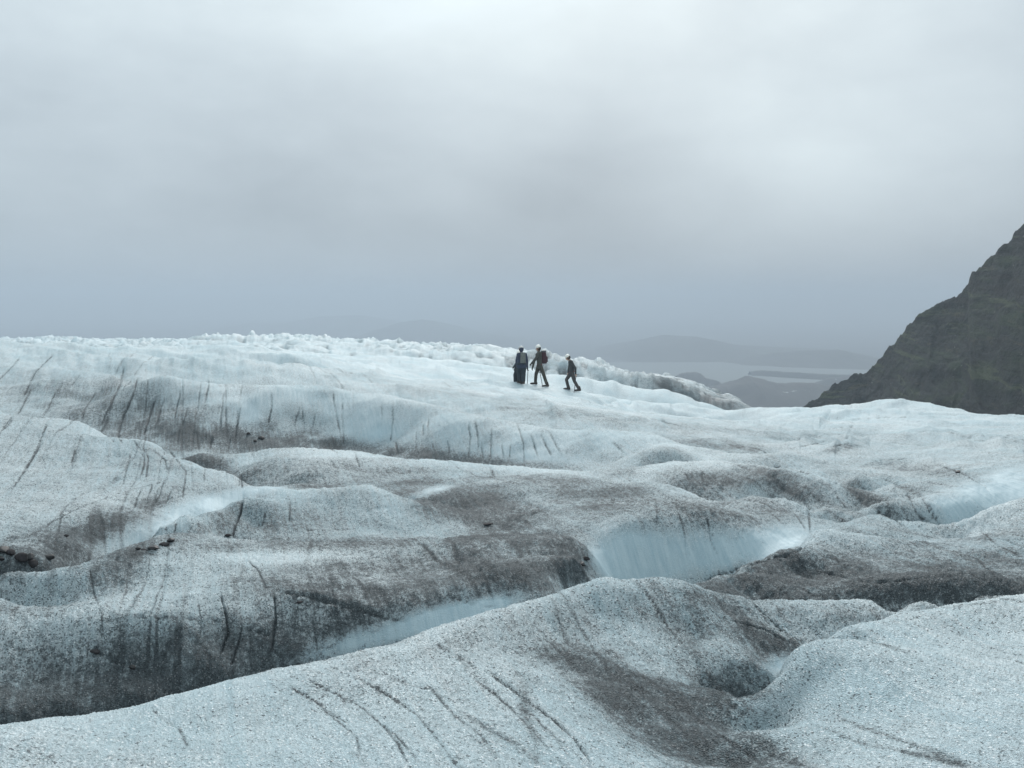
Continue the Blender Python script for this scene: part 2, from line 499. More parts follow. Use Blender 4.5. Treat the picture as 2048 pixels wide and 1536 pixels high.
# nothing beyond the hikers stands above the skyline of the broken ice
SKY = [(-2500, 660), (-500, 672), (-100, 680), (30, 688), (105, 680), (200, 686), (320, 686), (440, 683), (540, 679), (640, 681), (700, 683), (850, 692), (980, 700), (1060, 714), (1180, 732), (1240, 750), (1330, 764),
       (1390, 779), (1440, 792), (1478, 802), (1500, 815), (1560, 850), (1800, 890), (2600, 950)]
sk_t = np.array([math.atan2(pix_dir(a, b)[0], pix_dir(a, b)[1]) for a, b in SKY])
sk_e = np.array([pix_dir(a, b)[2] / math.hypot(*pix_dir(a, b)[:2]) for a, b in SKY])
CAPE = np.interp(T_, sk_t, sk_e)
over = Z_ / R_ - CAPE
soft = 0.004
Z_ = np.where(R_ > 46, R_ * (CAPE - soft * np.log1p(np.exp(np.clip(-over / soft, -60, 60)))), Z_)
sr = ridged(X_ * 0.05 + 0.5 * fbm(X_ * .03, Y_ * .03, 2), Y_ * 0.045, 5, 0.62)
edge = sstep(R_, 60, 130)
sr2 = ridged(X_ * 0.10 + 0.9 * fbm(X_ * .06, Y_ * .06, 3), Y_ * 0.20 + 0.08 * X_ + 0.6 * fbm(X_ * .05 + 9, Y_ * .05, 2), 5, 0.62)
hole = sstep(ridged(X_ * 0.13 + 7, Y_ * 0.30 - 0.12 * X_, 2, 0.5), 1.05, 1.4)
Z_ += far * np.clip(R_ / 100, 0.5, 1.1) * (1 - 0.5 * sstep(T_, 0.08, 0.2)) * (0.62 * (sr2 - 1.1) * (0.7 + 0.8 * fbm(X_ * .02, Y_ * .02, 2)) - 0.8 * hole)
Z_ += far * (R_ * 0.0075 * np.clip(140 / R_, 0.35, 1)) * (sr - 1.0) * (0.5 + 0.5 * edge)
Z_ += (1 - far) * 0.011 * fbm(X_ * 3.1, Y_ * 3.1, 3)
BASEZ = Z_.copy()



def surf(px, py, rmin=1.5):
    """first place where the view through a photograph point meets the ice"""
    d = pix_dir(px, py)
    th = math.atan2(d[0], d[1])
    fi = np.interp(th, fth, np.arange(len(fth)))
    i = int(min(fi, len(fth) - 2))
    t = fi - i
    zc = BASEZ[:, i] * (1 - t) + BASEZ[:, i + 1] * t
    rr = np.exp(flr)
    zr = rr * d[2] / math.hypot(d[0], d[1])
    hit = np.where((zc >= zr) & (rr > rmin))[0]
    if len(hit) == 0:
        return None
    k = hit[0]
    r = rr[k]
    if k > 0:
        a, b = zr[k - 1] - zc[k - 1], zr[k] - zc[k]
        if a > 0 >= b:
            r = rr[k - 1] + (rr[k] - rr[k - 1]) * a / (a - b)
    return np.array([r * math.sin(th), r * math.cos(th), r * d[2] / math.hypot(d[0], d[1])])


def ground_z(x, y):
    r, th = math.hypot(x, y), math.atan2(x, y)
    fi = np.interp(th, fth, np.arange(len(fth)))
    fj = np.interp(math.log(r), flr, np.arange(len(flr)))
    i, j = int(fi), int(fj)
    a, b = fi - i, fj - j
    return float((Z_[j, i] * (1 - a) + Z_[j, i + 1] * a) * (1 - b) + (Z_[j + 1, i] * (1 - a) + Z_[j + 1, i + 1] * a) * b)


# low folds of the rolling ice: traced crest lines, (column, row), fold height in pixels, width in ln(distance)
FS = X_ * 0.94 + Y_ * 0.33 + 0.35 * fbm(X_ * 0.12, Y_ * 0.12, 2)
FD = -X_ * 0.33 + Y_ * 0.94
nearish = 1 - sstep(R_, 40, 60)
for lam, amp_, run in ((1.25, 0.030, 9.0), (0.55, 0.020, 5.0), (0.24, 0.010, 2.5), (0.11, 0.004, 1.2)):
    ok = 1 - sstep(R_, lam * 90, lam * 200)
    Z_ += nearish * ok * amp_ * (1 - 0.65 * sstep(R_, 13, 18)) * perlin(FS / lam + 11.0, FD / run) * (0.6 + 0.5 * perlin(FS / (lam * 7), FD / (run * 1.5) + 5))
FOLDS = [
    ([(300, 728), (380, 738), (470, 735), (560, 736), (700, 743), (770, 751)], 9, .05), ([(560, 748), (640, 750), (737, 754), (840, 751), (907, 760), (960, 772)], 9, .05), ([(600, 762), (700, 770), (800, 778), (880, 790), (960, 806), (1040, 826)], 10, .05),
    ([(980, 797), (1045, 795), (1092, 805), (1112, 822), (1150, 840)], 11, .05), ([(1100, 800), (1180, 808), (1260, 812), (1340, 826), (1420, 842)], 10, .06), ([(1150, 838), (1240, 842), (1330, 846), (1420, 858), (1500, 872)], 10, .05),
    ([(1420, 850), (1520, 845), (1640, 846), (1665, 842), (1731, 836), (1800, 838)], 10, .05), ([(1560, 893), (1600, 888), (1647, 882), (1690, 884)], 12, .05), ([(1640, 898), (1670, 894), (1702, 886), (1740, 884)], 13, .05),
    ([(1700, 918), (1767, 925), (1833, 916), (1870, 928), (1921, 946), (1960, 962)], 13, .05), ([(1500, 842), (1600, 832), (1700, 826), (1800, 830), (1900, 842)], 9, .05), ([(1780, 870), (1860, 862), (1950, 872), (2048, 890)], 11, .06),
    ([(1480, 872), (1560, 868), (1650, 862), (1740, 866), (1850, 884)], 10, .05), ([(1850, 895), (1930, 890), (2048, 905), (2200, 930)], 12, .06), ([(0, 702), (80, 706), (160, 716), (260, 730), (330, 745)], 10, .05),
    ([(150, 708), (230, 716), (300, 722), (400, 727), (480, 730)], 9, .05), ([(20, 740), (120, 745), (200, 756), (280, 770)], 10, .06), ([(700, 730), (800, 732), (900, 740), (980, 752)], 9, .05), ([(480, 712), (560, 716), (640, 722), (720, 724)], 8, .06),
    ([(1050, 752), (1120, 760), (1200, 768), (1290, 778), (1370, 796)], 9, .06), ([(760, 712), (860, 716), (960, 722), (1020, 732)], 9, .06), ([(1170, 748), (1260, 758), (1340, 764), (1400, 775)], 9, .06), ([(200, 690), (320, 694), (420, 698)], 8, .06),
    # near and middle ground
    ([(340, 1064), (480, 1062), (640, 1070), (820, 1078), (930, 1085)], 9, .05), ([(520, 1030), (640, 1036), (760, 1040)], 6, .05), ([(840, 1096), (960, 1100), (1090, 1092), (1180, 1098)], 12, .05), ([(860, 1128), (980, 1140), (1080, 1160)], 9, .04),
    ([(200, 1235), (300, 1230), (400, 1234), (460, 1245)], 11, .03), ([(560, 1182), (640, 1198), (730, 1220), (800, 1236)], 13, .035), ([(400, 1175), (470, 1162), (540, 1158)], 8, .04), ([(60, 1150), (160, 1160), (240, 1150)], 9, .05),
    ([(1590, 1122), (1650, 1128), (1720, 1135), (1850, 1125), (1960, 1108)], 5, .05), ([(1850, 1155), (1930, 1135), (2000, 1152), (2040, 1185)], 7, .04), ([(1700, 1075), (1800, 1082), (1900, 1100)], 4, .05), ([(1900, 1060), (1980, 1075), (2048, 1082)], 5, .05),
    ([(1450, 1200), (1530, 1225), (1600, 1262)], 10, .04), ([(1440, 1240), (1520, 1262), (1580, 1290)], 9, .04), ([(1060, 1290), (1130, 1306), (1210, 1320), (1280, 1345)], 13, .04), ([(1170, 1360), (1260, 1390), (1350, 1430), (1420, 1480)], 12, .04), ([(1290, 1340), (1400, 1370), (1490, 1420)], 12, .04),
    ([(930, 1000), (1010, 1010), (1080, 1030), (1150, 1050)], 8, .05), ([(1380, 985), (1480, 1000), (1580, 1030), (1650, 1050)], 4, .05), ([(1440, 925), (1540, 940), (1640, 962), (1720, 990)], 5, .04), ([(1600, 945), (1700, 962), (1790, 990), (1840, 1020)], 5, .05),
    ([(1330, 1000), (1400, 1020), (1500, 1035), (1600, 1050)], 3, .05), ([(700, 925), (800, 930), (900, 940), (1000, 960)], 6, .05), ([(520, 925), (620, 918), (720, 926)], 6, .05), ([(300, 985), (380, 972), (470, 965)], 6, .05),
    ([(80, 860), (170, 880), (260, 915), (330, 950)], 6, .06),
]
rf = np.random.RandomState(21)
RAND = []
for n_f, x0, x1, ra_, rb_, h0, h1, ll in ((60, 150, 1480, 52, 150, 3, 7, 130), (14, -100, 1400, 29, 48, 3, 5, 420), (10, 1380, 2150, 21, 41, 3, 6, 420)):
    for q in range(n_f):
        xc, lc_ = rf.uniform(x0, x1), math.log(rf.uniform(ra_, rb_))
        hl_ = ll * rf.uniform(0.4, 1.0)
        sl = rf.uniform(-0.10, 0.02)
        u_ = np.linspace(-1, 1, 9)
        th9 = np.arctan2(xc + u_ * hl_ - 1024.0, F)
        lr9 = lc_ + sl * u_ + 0.02 * np.sin(u_ * 3 + rf.uniform(0, 6))
        RAND.append((th9, lr9, rf.uniform(h0, h1), rf.uniform(0.025, 0.05)))
for ln, hp_, wd in FOLDS + [((a_, b_), c_, d_) for a_, b_, c_, d_ in RAND]:
    th_, lr_ = [], []
    if isinstance(ln, tuple):
        th_, lr_ = list(ln[0]), list(ln[1])
        ln = []
    for (a, b) in zip(ln[:-1], ln[1:]):
        for t in np.linspace(0, 1, 7):
            w = surf(a[0] + (b[0] - a[0]) * t, a[1] + (b[1] - a[1]) * t)
            if w is not None:
                th_.append(math.atan2(w[0], w[1]))
                lr_.append(0.5 * math.log(w[0] ** 2 + w[1] ** 2))
    if len(th_) < 4:
        continue
    th_, lr_ = np.array(th_), np.array(lr_)
    o_ = np.argsort(th_)
    th_, lr_ = th_[o_], lr_[o_]
    lr_ = np.clip(lr_, np.median(lr_) - 0.35, np.median(lr_) + 0.35)
    if ln:
        lr_ = np.convolve(np.pad(lr_, 3, mode='edge'), np.ones(7) / 7, 'valid')
    tt = fth[(fth > th_[0]) & (fth < th_[-1])]
    ci = np.searchsorted(fth, tt[0])
    cs = slice(ci, ci + len(tt))
    lc = np.interp(tt, th_, lr_)
    e_ = (tt - tt[0]) / (tt[-1] - tt[0])
    tap = np.sin(np.pi * e_) ** 0.7 * (0.75 + 0.35 * fbm(tt * 60, tt * 0 + lc[0] * 9, 2))
    x = (L_[:, cs] - lc[None]) / wd
    f_ = np.where(x < 0, np.exp(-(x / 1.3) ** 2), np.exp(-(x / 0.35) ** 2)) - 0.75 * np.where(x > 0, np.exp(-((x - 0.8) / 0.55) ** 2), 0)
    Z_[:, cs] += f_ * tap[None] * hp_ / F * np.exp(lc)[None] * 1.15
BASEZ = Z_.copy()

# where each vertex lies as seen from the photographer (to seat the traced dirt on the ice)
cP, sP = math.cos(PITCH), math.sin(PITCH)
dep = Y_ * cP - Z_ * sP
PXv = 1024 + F * X_ / np.maximum(dep, 0.05)
PYv = 768 - F * (Y_ * sP + Z_ * cP) / np.maximum(dep, 0.05)

dirt = 0.21 + 0.11 * sstep(R_, 4.6, 6.2) - 0.03 * sstep(R_, 14, 20)
blue = np.full(R_.shape, 0.10)
grain = 1 - 0.85 * far
# patches: column, row, half width, half height, tilt in degrees, amount, depth tolerance
DIRT = [
    (300, 1375, 480, 85, -8, 0.62, .12), (150, 1425, 340, 55, -8, 0.42, .1), (420, 1290, 330, 50, -6, 0.22, .1), (650, 1112, 400, 24, 0, -0.22, .08), (300, 1200, 260, 26, -10, -0.10, .08),
    (760, 1140, 330, 55, 2, 0.27, .16), (1000, 1120, 200, 60, 5, 0.42, .12), (700, 1180, 250, 40, 6, 0.27, .1), (1140, 1125, 60, 32, 0, 0.75, .1),
    (960, 1030, 110, 42, 18, 0.78, .09), (1060, 1075, 120, 30, 15, 0.45, .1), (850, 995, 60, 25, 10, 0.35, .1),
    (600, 1090, 320, 13, -2, 0.42, .1), (600, 1050, 250, 14, -2, 0.16, .08), (330, 1085, 140, 16, -20, 0.35, .1), (380, 1160, 210, 30, -12, -0.20, .1), (620, 1020, 250, 34, -4, 0.14, .1), (560, 1112, 240, 14, -3, -0.12, .06),
    (1720, 1152, 330, 40, 2, 0.66, .12), (1480, 1160, 130, 28, -18, 0.5, .1), (1900, 1165, 160, 30, 0, 0.3, .1), (1800, 1060, 250, 24, 0, 0.06, .1), (1950, 1090, 140, 28, 8, 0.3, .1),
    (1130, 1320, 110, 26, 12, 0.55, .08), (1310, 1420, 210, 62, 32, 0.56, .12), (1430, 1500, 190, 66, 32, 0.58, .12),
    (1460, 1390, 110, 28, 25, 0.45, .1), (1580, 1296, 70, 18, 20, 0.50, .09), (1500, 1250, 150, 34, 25, 0.24, .1), (1400, 1190, 150, 18, 10, 0.14, .08), (1300, 1270, 240, 60, 15, 0.14, .1),
    (1560, 1215, 150, 30, 5, 0.42, .1), (1750, 1225, 150, 22, -5, 0.30, .08), (1850, 1190, 220, 14, -3, 0.25, .06), (1500, 1350, 60, 50, 0, 0.35, .1),
    (1430, 958, 170, 12, 5, 0.42, .06), (1600, 984, 140, 12, 20, 0.40, .08), (1770, 1015, 110, 20, 25, 0.42, .08), (1600, 958, 160, 9, 15, 0.28, .07), (1850, 940, 140, 12, 12, 0.3, .08),
    (1400, 1010, 280, 50, 6, 0.16, .12), (1150, 1000, 200, 50, 0, 0.16, .12), (1130, 960, 250, 20, 4, 0.10, .1),
    (80, 1090, 200, 45, -18, 0.42, .1), (220, 1050, 170, 22, -28, 0.4, .1), (60, 1190, 160, 40, -5, 0.38, .12), (0, 1140, 200, 20, 0, 0.3, .08),
    (600, 886, 330, 20, 5, 0.58, .07), (400, 885, 130, 28, 5, 0.42, .08), (950, 920, 220, 13, 6, 0.56, .06), (350, 840, 260, 45, 4, 0.22, .1), (130, 800, 220, 35, 3, 0.22, .1), (200, 775, 120, 22, 0, 0.2, .08),
    (800, 880, 300, 30, 6, 0.16, .1), (640, 950, 240, 30, 4, 0.2, .1), (400, 915, 60, 18, 10, 0.45, .06), (780, 945, 150, 25, 5, 0.12, .1), (640, 972, 50, 8, 0, 0.3, .05),
    (1440, 892, 130, 12, 5, 0.3, .06), (1150, 832, 160, 10, 5, 0.20, .08), (1000, 800, 150, 8, 8, 0.14, .08), (1600, 870, 200, 12, 3, 0.12, .1), (1690, 895, 40, 6, -10, 0.4, .06),
    (100, 970, 150, 40, -25, 0.1, .12), (550, 1010, 250, 25, -10, 0.15, .1),
    (1200, 1235, 260, 55, 10, 0.13, .1), (1400, 1240, 180, 45, 15, 0.12, .1), (1300, 1020, 340, 45, 4, 0.12, .12), (1900, 1040, 200, 40, 0, 0.10, .1), (450, 960, 200, 20, 5, 0.08, .1), (1150, 970, 300, 30, 3, 0.08, .1), (1700, 960, 300, 40, 10, 0.10, .12),
    (700, 1275, 110, 30, -12, 0.12, .1), (850, 1290, 200, 25, -14, 0.22, .08),
]
BLUE = [
    (330, 1048, 170, 30, -24, 0.85, .06), (440, 1006, 140, 18, -20, 0.6, .05), (530, 976, 110, 12, -12, 0.6, .04), (1380, 1110, 210, 42, -8, 0.95, .1), (1250, 1110, 90, 60, 0, 0.6, .1), (1560, 1080, 80, 24, -15, 0.6, .08),
    (1930, 1010, 110, 42, -15, 0.95, .08), (2030, 960, 60, 40, 0, 0.8, .08), (860, 983, 60, 9, -18, 0.95, .05), (830, 1250, 160, 26, -15, 0.95, .08), (640, 1310, 110, 30, -10, 0.35, .08),
    (960, 1215, 70, 14, -12, 0.9, .08), (1560, 1330, 50, 26, -20, 0.6, .1), (1530, 1410, 50, 18, 0, 0.6, .1), (110, 1150, 130, 18, 0, 0.2, .08), (50, 1200, 120, 30, -8, 0.25, .08),
    (740, 850, 60, 45, 0, 0.5, .08), (500, 830, 25, 40, 0, 0.5, .08), (830, 880, 220, 26, 6, 0.3, .08), (1080, 915, 150, 14, 5, 0.45, .06), (1950, 1090, 90, 14, 0, 0.5, .08),
    (450, 1375, 200, 50, -8, 0.3, .1),
]


def patch(arr, items, wob):
    for px, py, hw, hh, tilt, amt, tol in items:
        s = surf(px, py)
        if s is None:
            continue
        lr = math.log(math.hypot(s[0], s[1]))
        ca, sa = math.cos(math.radians(tilt)), math.sin(math.radians(tilt))
        dx, dy = PXv - px, PYv - py
        m = (np.abs(dx) < 2.2 * hw + 60) & (np.abs(L_ - lr) < 3 * tol)
        dx, dy = dx[m], dy[m]
        a = (dx * ca + dy * sa) / hw
        b = (-dx * sa + dy * ca) / hh
        g_ = np.exp(-(a * a + b * b) * 0.85) * np.exp(-((L_[m] - lr) / (tol * 1.6)) ** 4)
        arr[m] += 0.92 * amt * g_ * (1 + wob[m])


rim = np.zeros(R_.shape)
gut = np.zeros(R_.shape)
WOB = 0.55 * fbm(X_ * 1.3 + 3, Y_ * 1.3, 5, 0.68)
patch(dirt, DIRT, WOB)
patch(blue, BLUE, WOB * 0.8)
blue = np.clip(blue, 0, 1)
dirt += 0.07 * fbm(X_ * 0.8, Y_ * 1.1, 4, 0.6) + 0.05 * fbm(X_ * 6, Y_ * 6, 3, 0.6) * sstep(20 - R_, 0, 10)
dirt *= 1 - 0.88 * np.clip(blue * 1.2 - 0.28, 0, 1)
stk = perlin(FS * 2.3, FD * 0.22) + 0.7 * perlin(FS * 6.1, FD * 0.5) * (1 - sstep(R_, 12, 25)) + 0.5 * perlin(FS * 15, FD * 1.1) * (1 - sstep(R_, 6, 12))
dirt = 0.20 + (dirt - 0.20) * (1 + 0.14 * stk) + 0.02 * stk
dirt = np.minimum(dirt, 0.55 + 0.45 * np.tanh((dirt - 0.55) / 0.45))
dirt *= 1 - 0.45 * sstep(R_, 22, 40)
dirt += far * (0.10 + 0.12 * sstep(T_, -0.2, 0.15)) + far * 0.12 * (sr2 < 0.7) + 0.5 * far * hole + far * sstep(T_, 0.06, 0.24) * np.clip(0.10 + 0.35 * fbm(X_ * .09, Y_ * .09, 4, .6), 0, 1)

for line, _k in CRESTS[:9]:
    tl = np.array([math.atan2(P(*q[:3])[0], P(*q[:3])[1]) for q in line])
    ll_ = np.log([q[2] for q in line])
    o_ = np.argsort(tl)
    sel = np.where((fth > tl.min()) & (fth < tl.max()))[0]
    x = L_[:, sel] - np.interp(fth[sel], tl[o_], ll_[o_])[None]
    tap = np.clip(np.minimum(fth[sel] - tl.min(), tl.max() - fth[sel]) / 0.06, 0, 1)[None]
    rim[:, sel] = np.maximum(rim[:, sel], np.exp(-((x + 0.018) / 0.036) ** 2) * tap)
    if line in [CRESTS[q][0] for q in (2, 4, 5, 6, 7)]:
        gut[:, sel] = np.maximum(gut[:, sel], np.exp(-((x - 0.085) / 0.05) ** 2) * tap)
dirt *= 1 - 0.62 * rim * np.clip(0.8 + fbm(X_ * 0.9, Y_ * 0.9, 3), 0, 1)  # crest edges cleaned of grit, their bright rims painted in with it
dirt += 0.30 * gut * (1 - rim) * np.clip(0.7 + fbm(X_ * 0.7 + 3, Y_ * 0.9, 3), 0.1, 1.3) * (1 - np.clip(blue, 0, 1))  # trough grit, with the dark behind each crest painted in as well

# thin cracks filled with grit, traced one by one; coordinates of each list are scaled from its own frame
K1, K3 = 700 / 2048.0, 748 / 2048.0
TR = [((0, 600), K1, [
        ([(310, 320), (200, 430), (170, 500), (130, 580)], 1.0), ([(115, 335), (30, 430), (-20, 480)], .8), ([(355, 500), (300, 600), (245, 690)], .7), ([(722, 390), (710, 480), (670, 560), (620, 660), (585, 750)], .9),
        ([(808, 450), (780, 560), (725, 670), (690, 790), (715, 850)], 1.1), ([(915, 570), (880, 670), (840, 800)], 1.1), ([(1215, 450), (1222, 500), (1200, 600)], .6), ([(1060, 520), (1040, 600), (1020, 700)], .7),
        ([(1095, 625), (1065, 740)], .6), ([(1410, 615), (1390, 720), (1375, 830)], 1.1), ([(1585, 540), (1590, 620), (1570, 730)], .8), ([(560, 540), (495, 640), (475, 705)], .6), ([(1950, 550), (1960, 650)], .4),
        ([(2000, 600), (2010, 850)], .5), ([(280, 700), (230, 830), (150, 980), (50, 1150)], 1.0), ([(75, 680), (0, 780), (-30, 820)], .8), ([(250, 820), (130, 1030)], .7), ([(780, 820), (840, 890), (845, 960), (815, 1050)], 1.1),
        ([(830, 850), (865, 920), (855, 1050)], .8), ([(900, 880), (960, 930), (985, 1020)], .8), ([(990, 880), (1060, 970), (1085, 1000), (1070, 1160)], .9), ([(985, 1050), (700, 1130), (480, 1210), (300, 1300), (150, 1400)], .6),
        ([(830, 1090), (780, 1230)], 1.0), ([(890, 1080), (860, 1180)], .7), ([(960, 1060), (930, 1150), (885, 1230)], .9), ([(1000, 1120), (970, 1190)], .6), ([(1410, 1020), (1418, 1100)], .9),
        ([(1425, 1150), (1410, 1230), (1370, 1330), (1360, 1390)], 1.3), ([(1030, 1310), (1015, 1370)], 1.0), ([(765, 900), (740, 1000), (720, 1090)], .6), ([(1780, 1345), (1900, 1348), (2048, 1340)], .8),
        ([(1700, 1180), (1690, 1300)], .5), ([(1550, 1250), (1530, 1330)], .5), ([(960, 580), (900, 760)], .4), ([(650, 780), (665, 830)], .5), ([(440, 880), (420, 960)], .4),
        ([(1310, 540), (1290, 760)], .4), ([(1150, 800), (1165, 880)], .8), ([(1240, 800), (1230, 870)], .6), ([(1350, 800), (1340, 870)], .6), ([(180, 520), (100, 680)], .5), ([(480, 420), (420, 500)], .3), ([(1750, 640), (1720, 740)], .4),
        ([(1230, 900), (1250, 960)], .9), ([(1050, 740), (1040, 830)], .4), ([(70, 700), (20, 760)], .6)]),
      ((600, 600), K1, [
        ([(540, 620), (545, 700), (530, 830)], .8), ([(190, 550), (215, 670), (245, 830)], .5), ([(475, 600), (480, 740)], .5), ([(985, 720), (1000, 800), (985, 920)], .9), ([(1020, 700), (1045, 800), (1045, 880)], .9),
        ([(1120, 750), (1115, 920)], .8), ([(1270, 720), (1310, 850), (1310, 950)], .9), ([(1350, 790), (1390, 920)], .8), ([(1410, 790), (1470, 910)], .8), ([(1450, 760), (1530, 900)], .5), ([(720, 730), (720, 790)], .8),
        ([(680, 770), (680, 870)], .7), ([(560, 830), (570, 900)], .9), ([(1230, 850), (1225, 930)], 1.0), ([(1060, 850), (1070, 920)], .6), ([(750, 700), (745, 780)], .5), ([(1180, 850), (1190, 930)], .6), ([(1830, 830), (1900, 900)], .4),
        ([(850, 1720), (1000, 1780), (1200, 1800)], .6), ([(320, 890), (350, 980)], .7), ([(10, 620), (30, 760)], .4), ([(90, 660), (60, 780)], .4), ([(860, 820), (880, 900)], .4)]),
      ((0, 1000), K1, [
        ([(1600, 525), (1612, 680), (1590, 880)], 2.2), ([(1290, 540), (1330, 690), (1340, 770), (1280, 940)], 1.2), ([(1160, 600), (1180, 700), (1170, 820)], 1.0), ([(610, 700), (800, 683), (1000, 688), (1180, 698), (1340, 722)], 1.0),
        ([(1450, 350), (1520, 420), (1560, 510), (1610, 522)], .8), ([(1640, 535), (1850, 575), (2048, 635)], 1.5), ([(530, 400), (550, 540), (600, 680), (600, 760)], .9), ([(1420, 745), (1350, 960)], 1.2), ([(1420, 745), (1520, 770), (1590, 800)], 1.2),
        ([(880, 1210), (940, 1270), (1050, 1340), (1100, 1450)], .7), ([(1710, 1100), (1850, 1180), (1930, 1240), (2048, 1320)], 1.0), ([(1180, 515), (1500, 465)], .8), ([(1160, 830), (1230, 920)], .9), ([(940, 800), (1060, 790)], .6),
        ([(1000, 820), (950, 960)], .7), ([(540, 870), (600, 900), (720, 950)], 1.6), ([(1830, 700), (1860, 880)], .6)]),
      ((600, 1036), K1, [
        ([(0, 1020), (100, 1080), (200, 1170), (330, 1280), (350, 1400)], .7), ([(40, 940), (200, 1020), (350, 1100), (480, 1210), (560, 1310), (650, 1463)], 1.1), ([(280, 910), (400, 970), (560, 1070), (680, 1150), (800, 1290), (940, 1480)], 1.0),
        ([(500, 910), (640, 980), (770, 1000), (830, 1070), (930, 1180), (1050, 1260), (1180, 1430)], .7), ([(1000, 930), (1130, 1020), (1250, 1120), (1350, 1220), (1440, 1330), (1540, 1440), (1620, 1500)], 1.1),
        ([(1090, 890), (1240, 1000), (1350, 1080), (1480, 1180), (1600, 1290), (1740, 1480)], 1.3), ([(800, 740), (900, 800), (960, 860)], 1.0), ([(920, 800), (1030, 880)], 1.0), ([(1360, 1150), (1500, 1290), (1600, 1420)], .7),
        ([(480, 1210), (580, 1290), (690, 1420)], .7), ([(0, 440), (200, 490), (400, 550), (620, 600)], 1.8), ([(850, 285), (1000, 345), (1200, 370)], .8), ([(1340, 600), (1480, 740), (1600, 860)], .5), ([(1600, 700), (1800, 830), (2000, 950)], .5)]),
      ((1300, 1036), K3, [
        ([(380, 540), (600, 600), (720, 660), (840, 710)], 1.5), ([(590, 490), (700, 600), (850, 690)], 1.2), ([(930, 290), (1050, 320), (1200, 350), (1350, 350), (1550, 320)], 1.2), ([(740, 330), (900, 420), (1000, 440)], .8),
        ([(100, 1000), (300, 1130), (520, 1280), (640, 1369)], .9), ([(420, 1010), (520, 1060)], 2.0), ([(880, 140), (760, 200), (520, 260), (350, 320), (250, 375)], 1.4), ([(1800, 60), (1900, 150), (2048, 220)], .8),
        ([(1600, 460), (1800, 440), (2048, 400)], 1.0), ([(1500, 500), (1800, 470), (2000, 440)], .7), ([(1780, 210), (1900, 330), (2010, 400)], 1.0), ([(1270, 570), (1400, 560), (1500, 530)], .9)]),
      ((1300, 800), K3, [
        ([(650, 355), (800, 385), (960, 425), (1100, 495)], .9), ([(1280, 430), (1400, 490), (1500, 520)], .5), ([(1230, 590), (1330, 650), (1400, 695)], 1.6), ([(870, 600), (880, 740)], .9), ([(760, 580), (860, 720)], .6), ([(640, 600), (740, 690)], .5),
        ([(140, 560), (190, 760), (200, 870)], .7), ([(30, 560), (40, 700)], .5), ([(310, 650), (340, 800), (380, 850)], .7), ([(1450, 480), (1500, 560), (1560, 650)], .8), ([(1520, 560), (1590, 690)], .7), ([(1400, 500), (1460, 620), (1530, 690)], .9),
        ([(200, 400), (210, 440)], .6), ([(280, 400), (290, 450)], .6), ([(1300, 330), (1450, 315)], .7), ([(1560, 350), (1700, 400), (1830, 470), (1880, 540)], .7), ([(960, 265), (1040, 245), (1100, 235)], .9), ([(820, 255), (900, 240), (960, 225)], .6),
        ([(380, 285), (480, 292), (570, 288)], 1.1), ([(0, 100), (200, 150)], .4), ([(900, 170), (1050, 150), (1180, 140)], .5), ([(1100, 110), (1300, 95), (1450, 92)], .5)])]
crack = np.zeros(R_.shape)
deep = np.zeros(R_.shape)
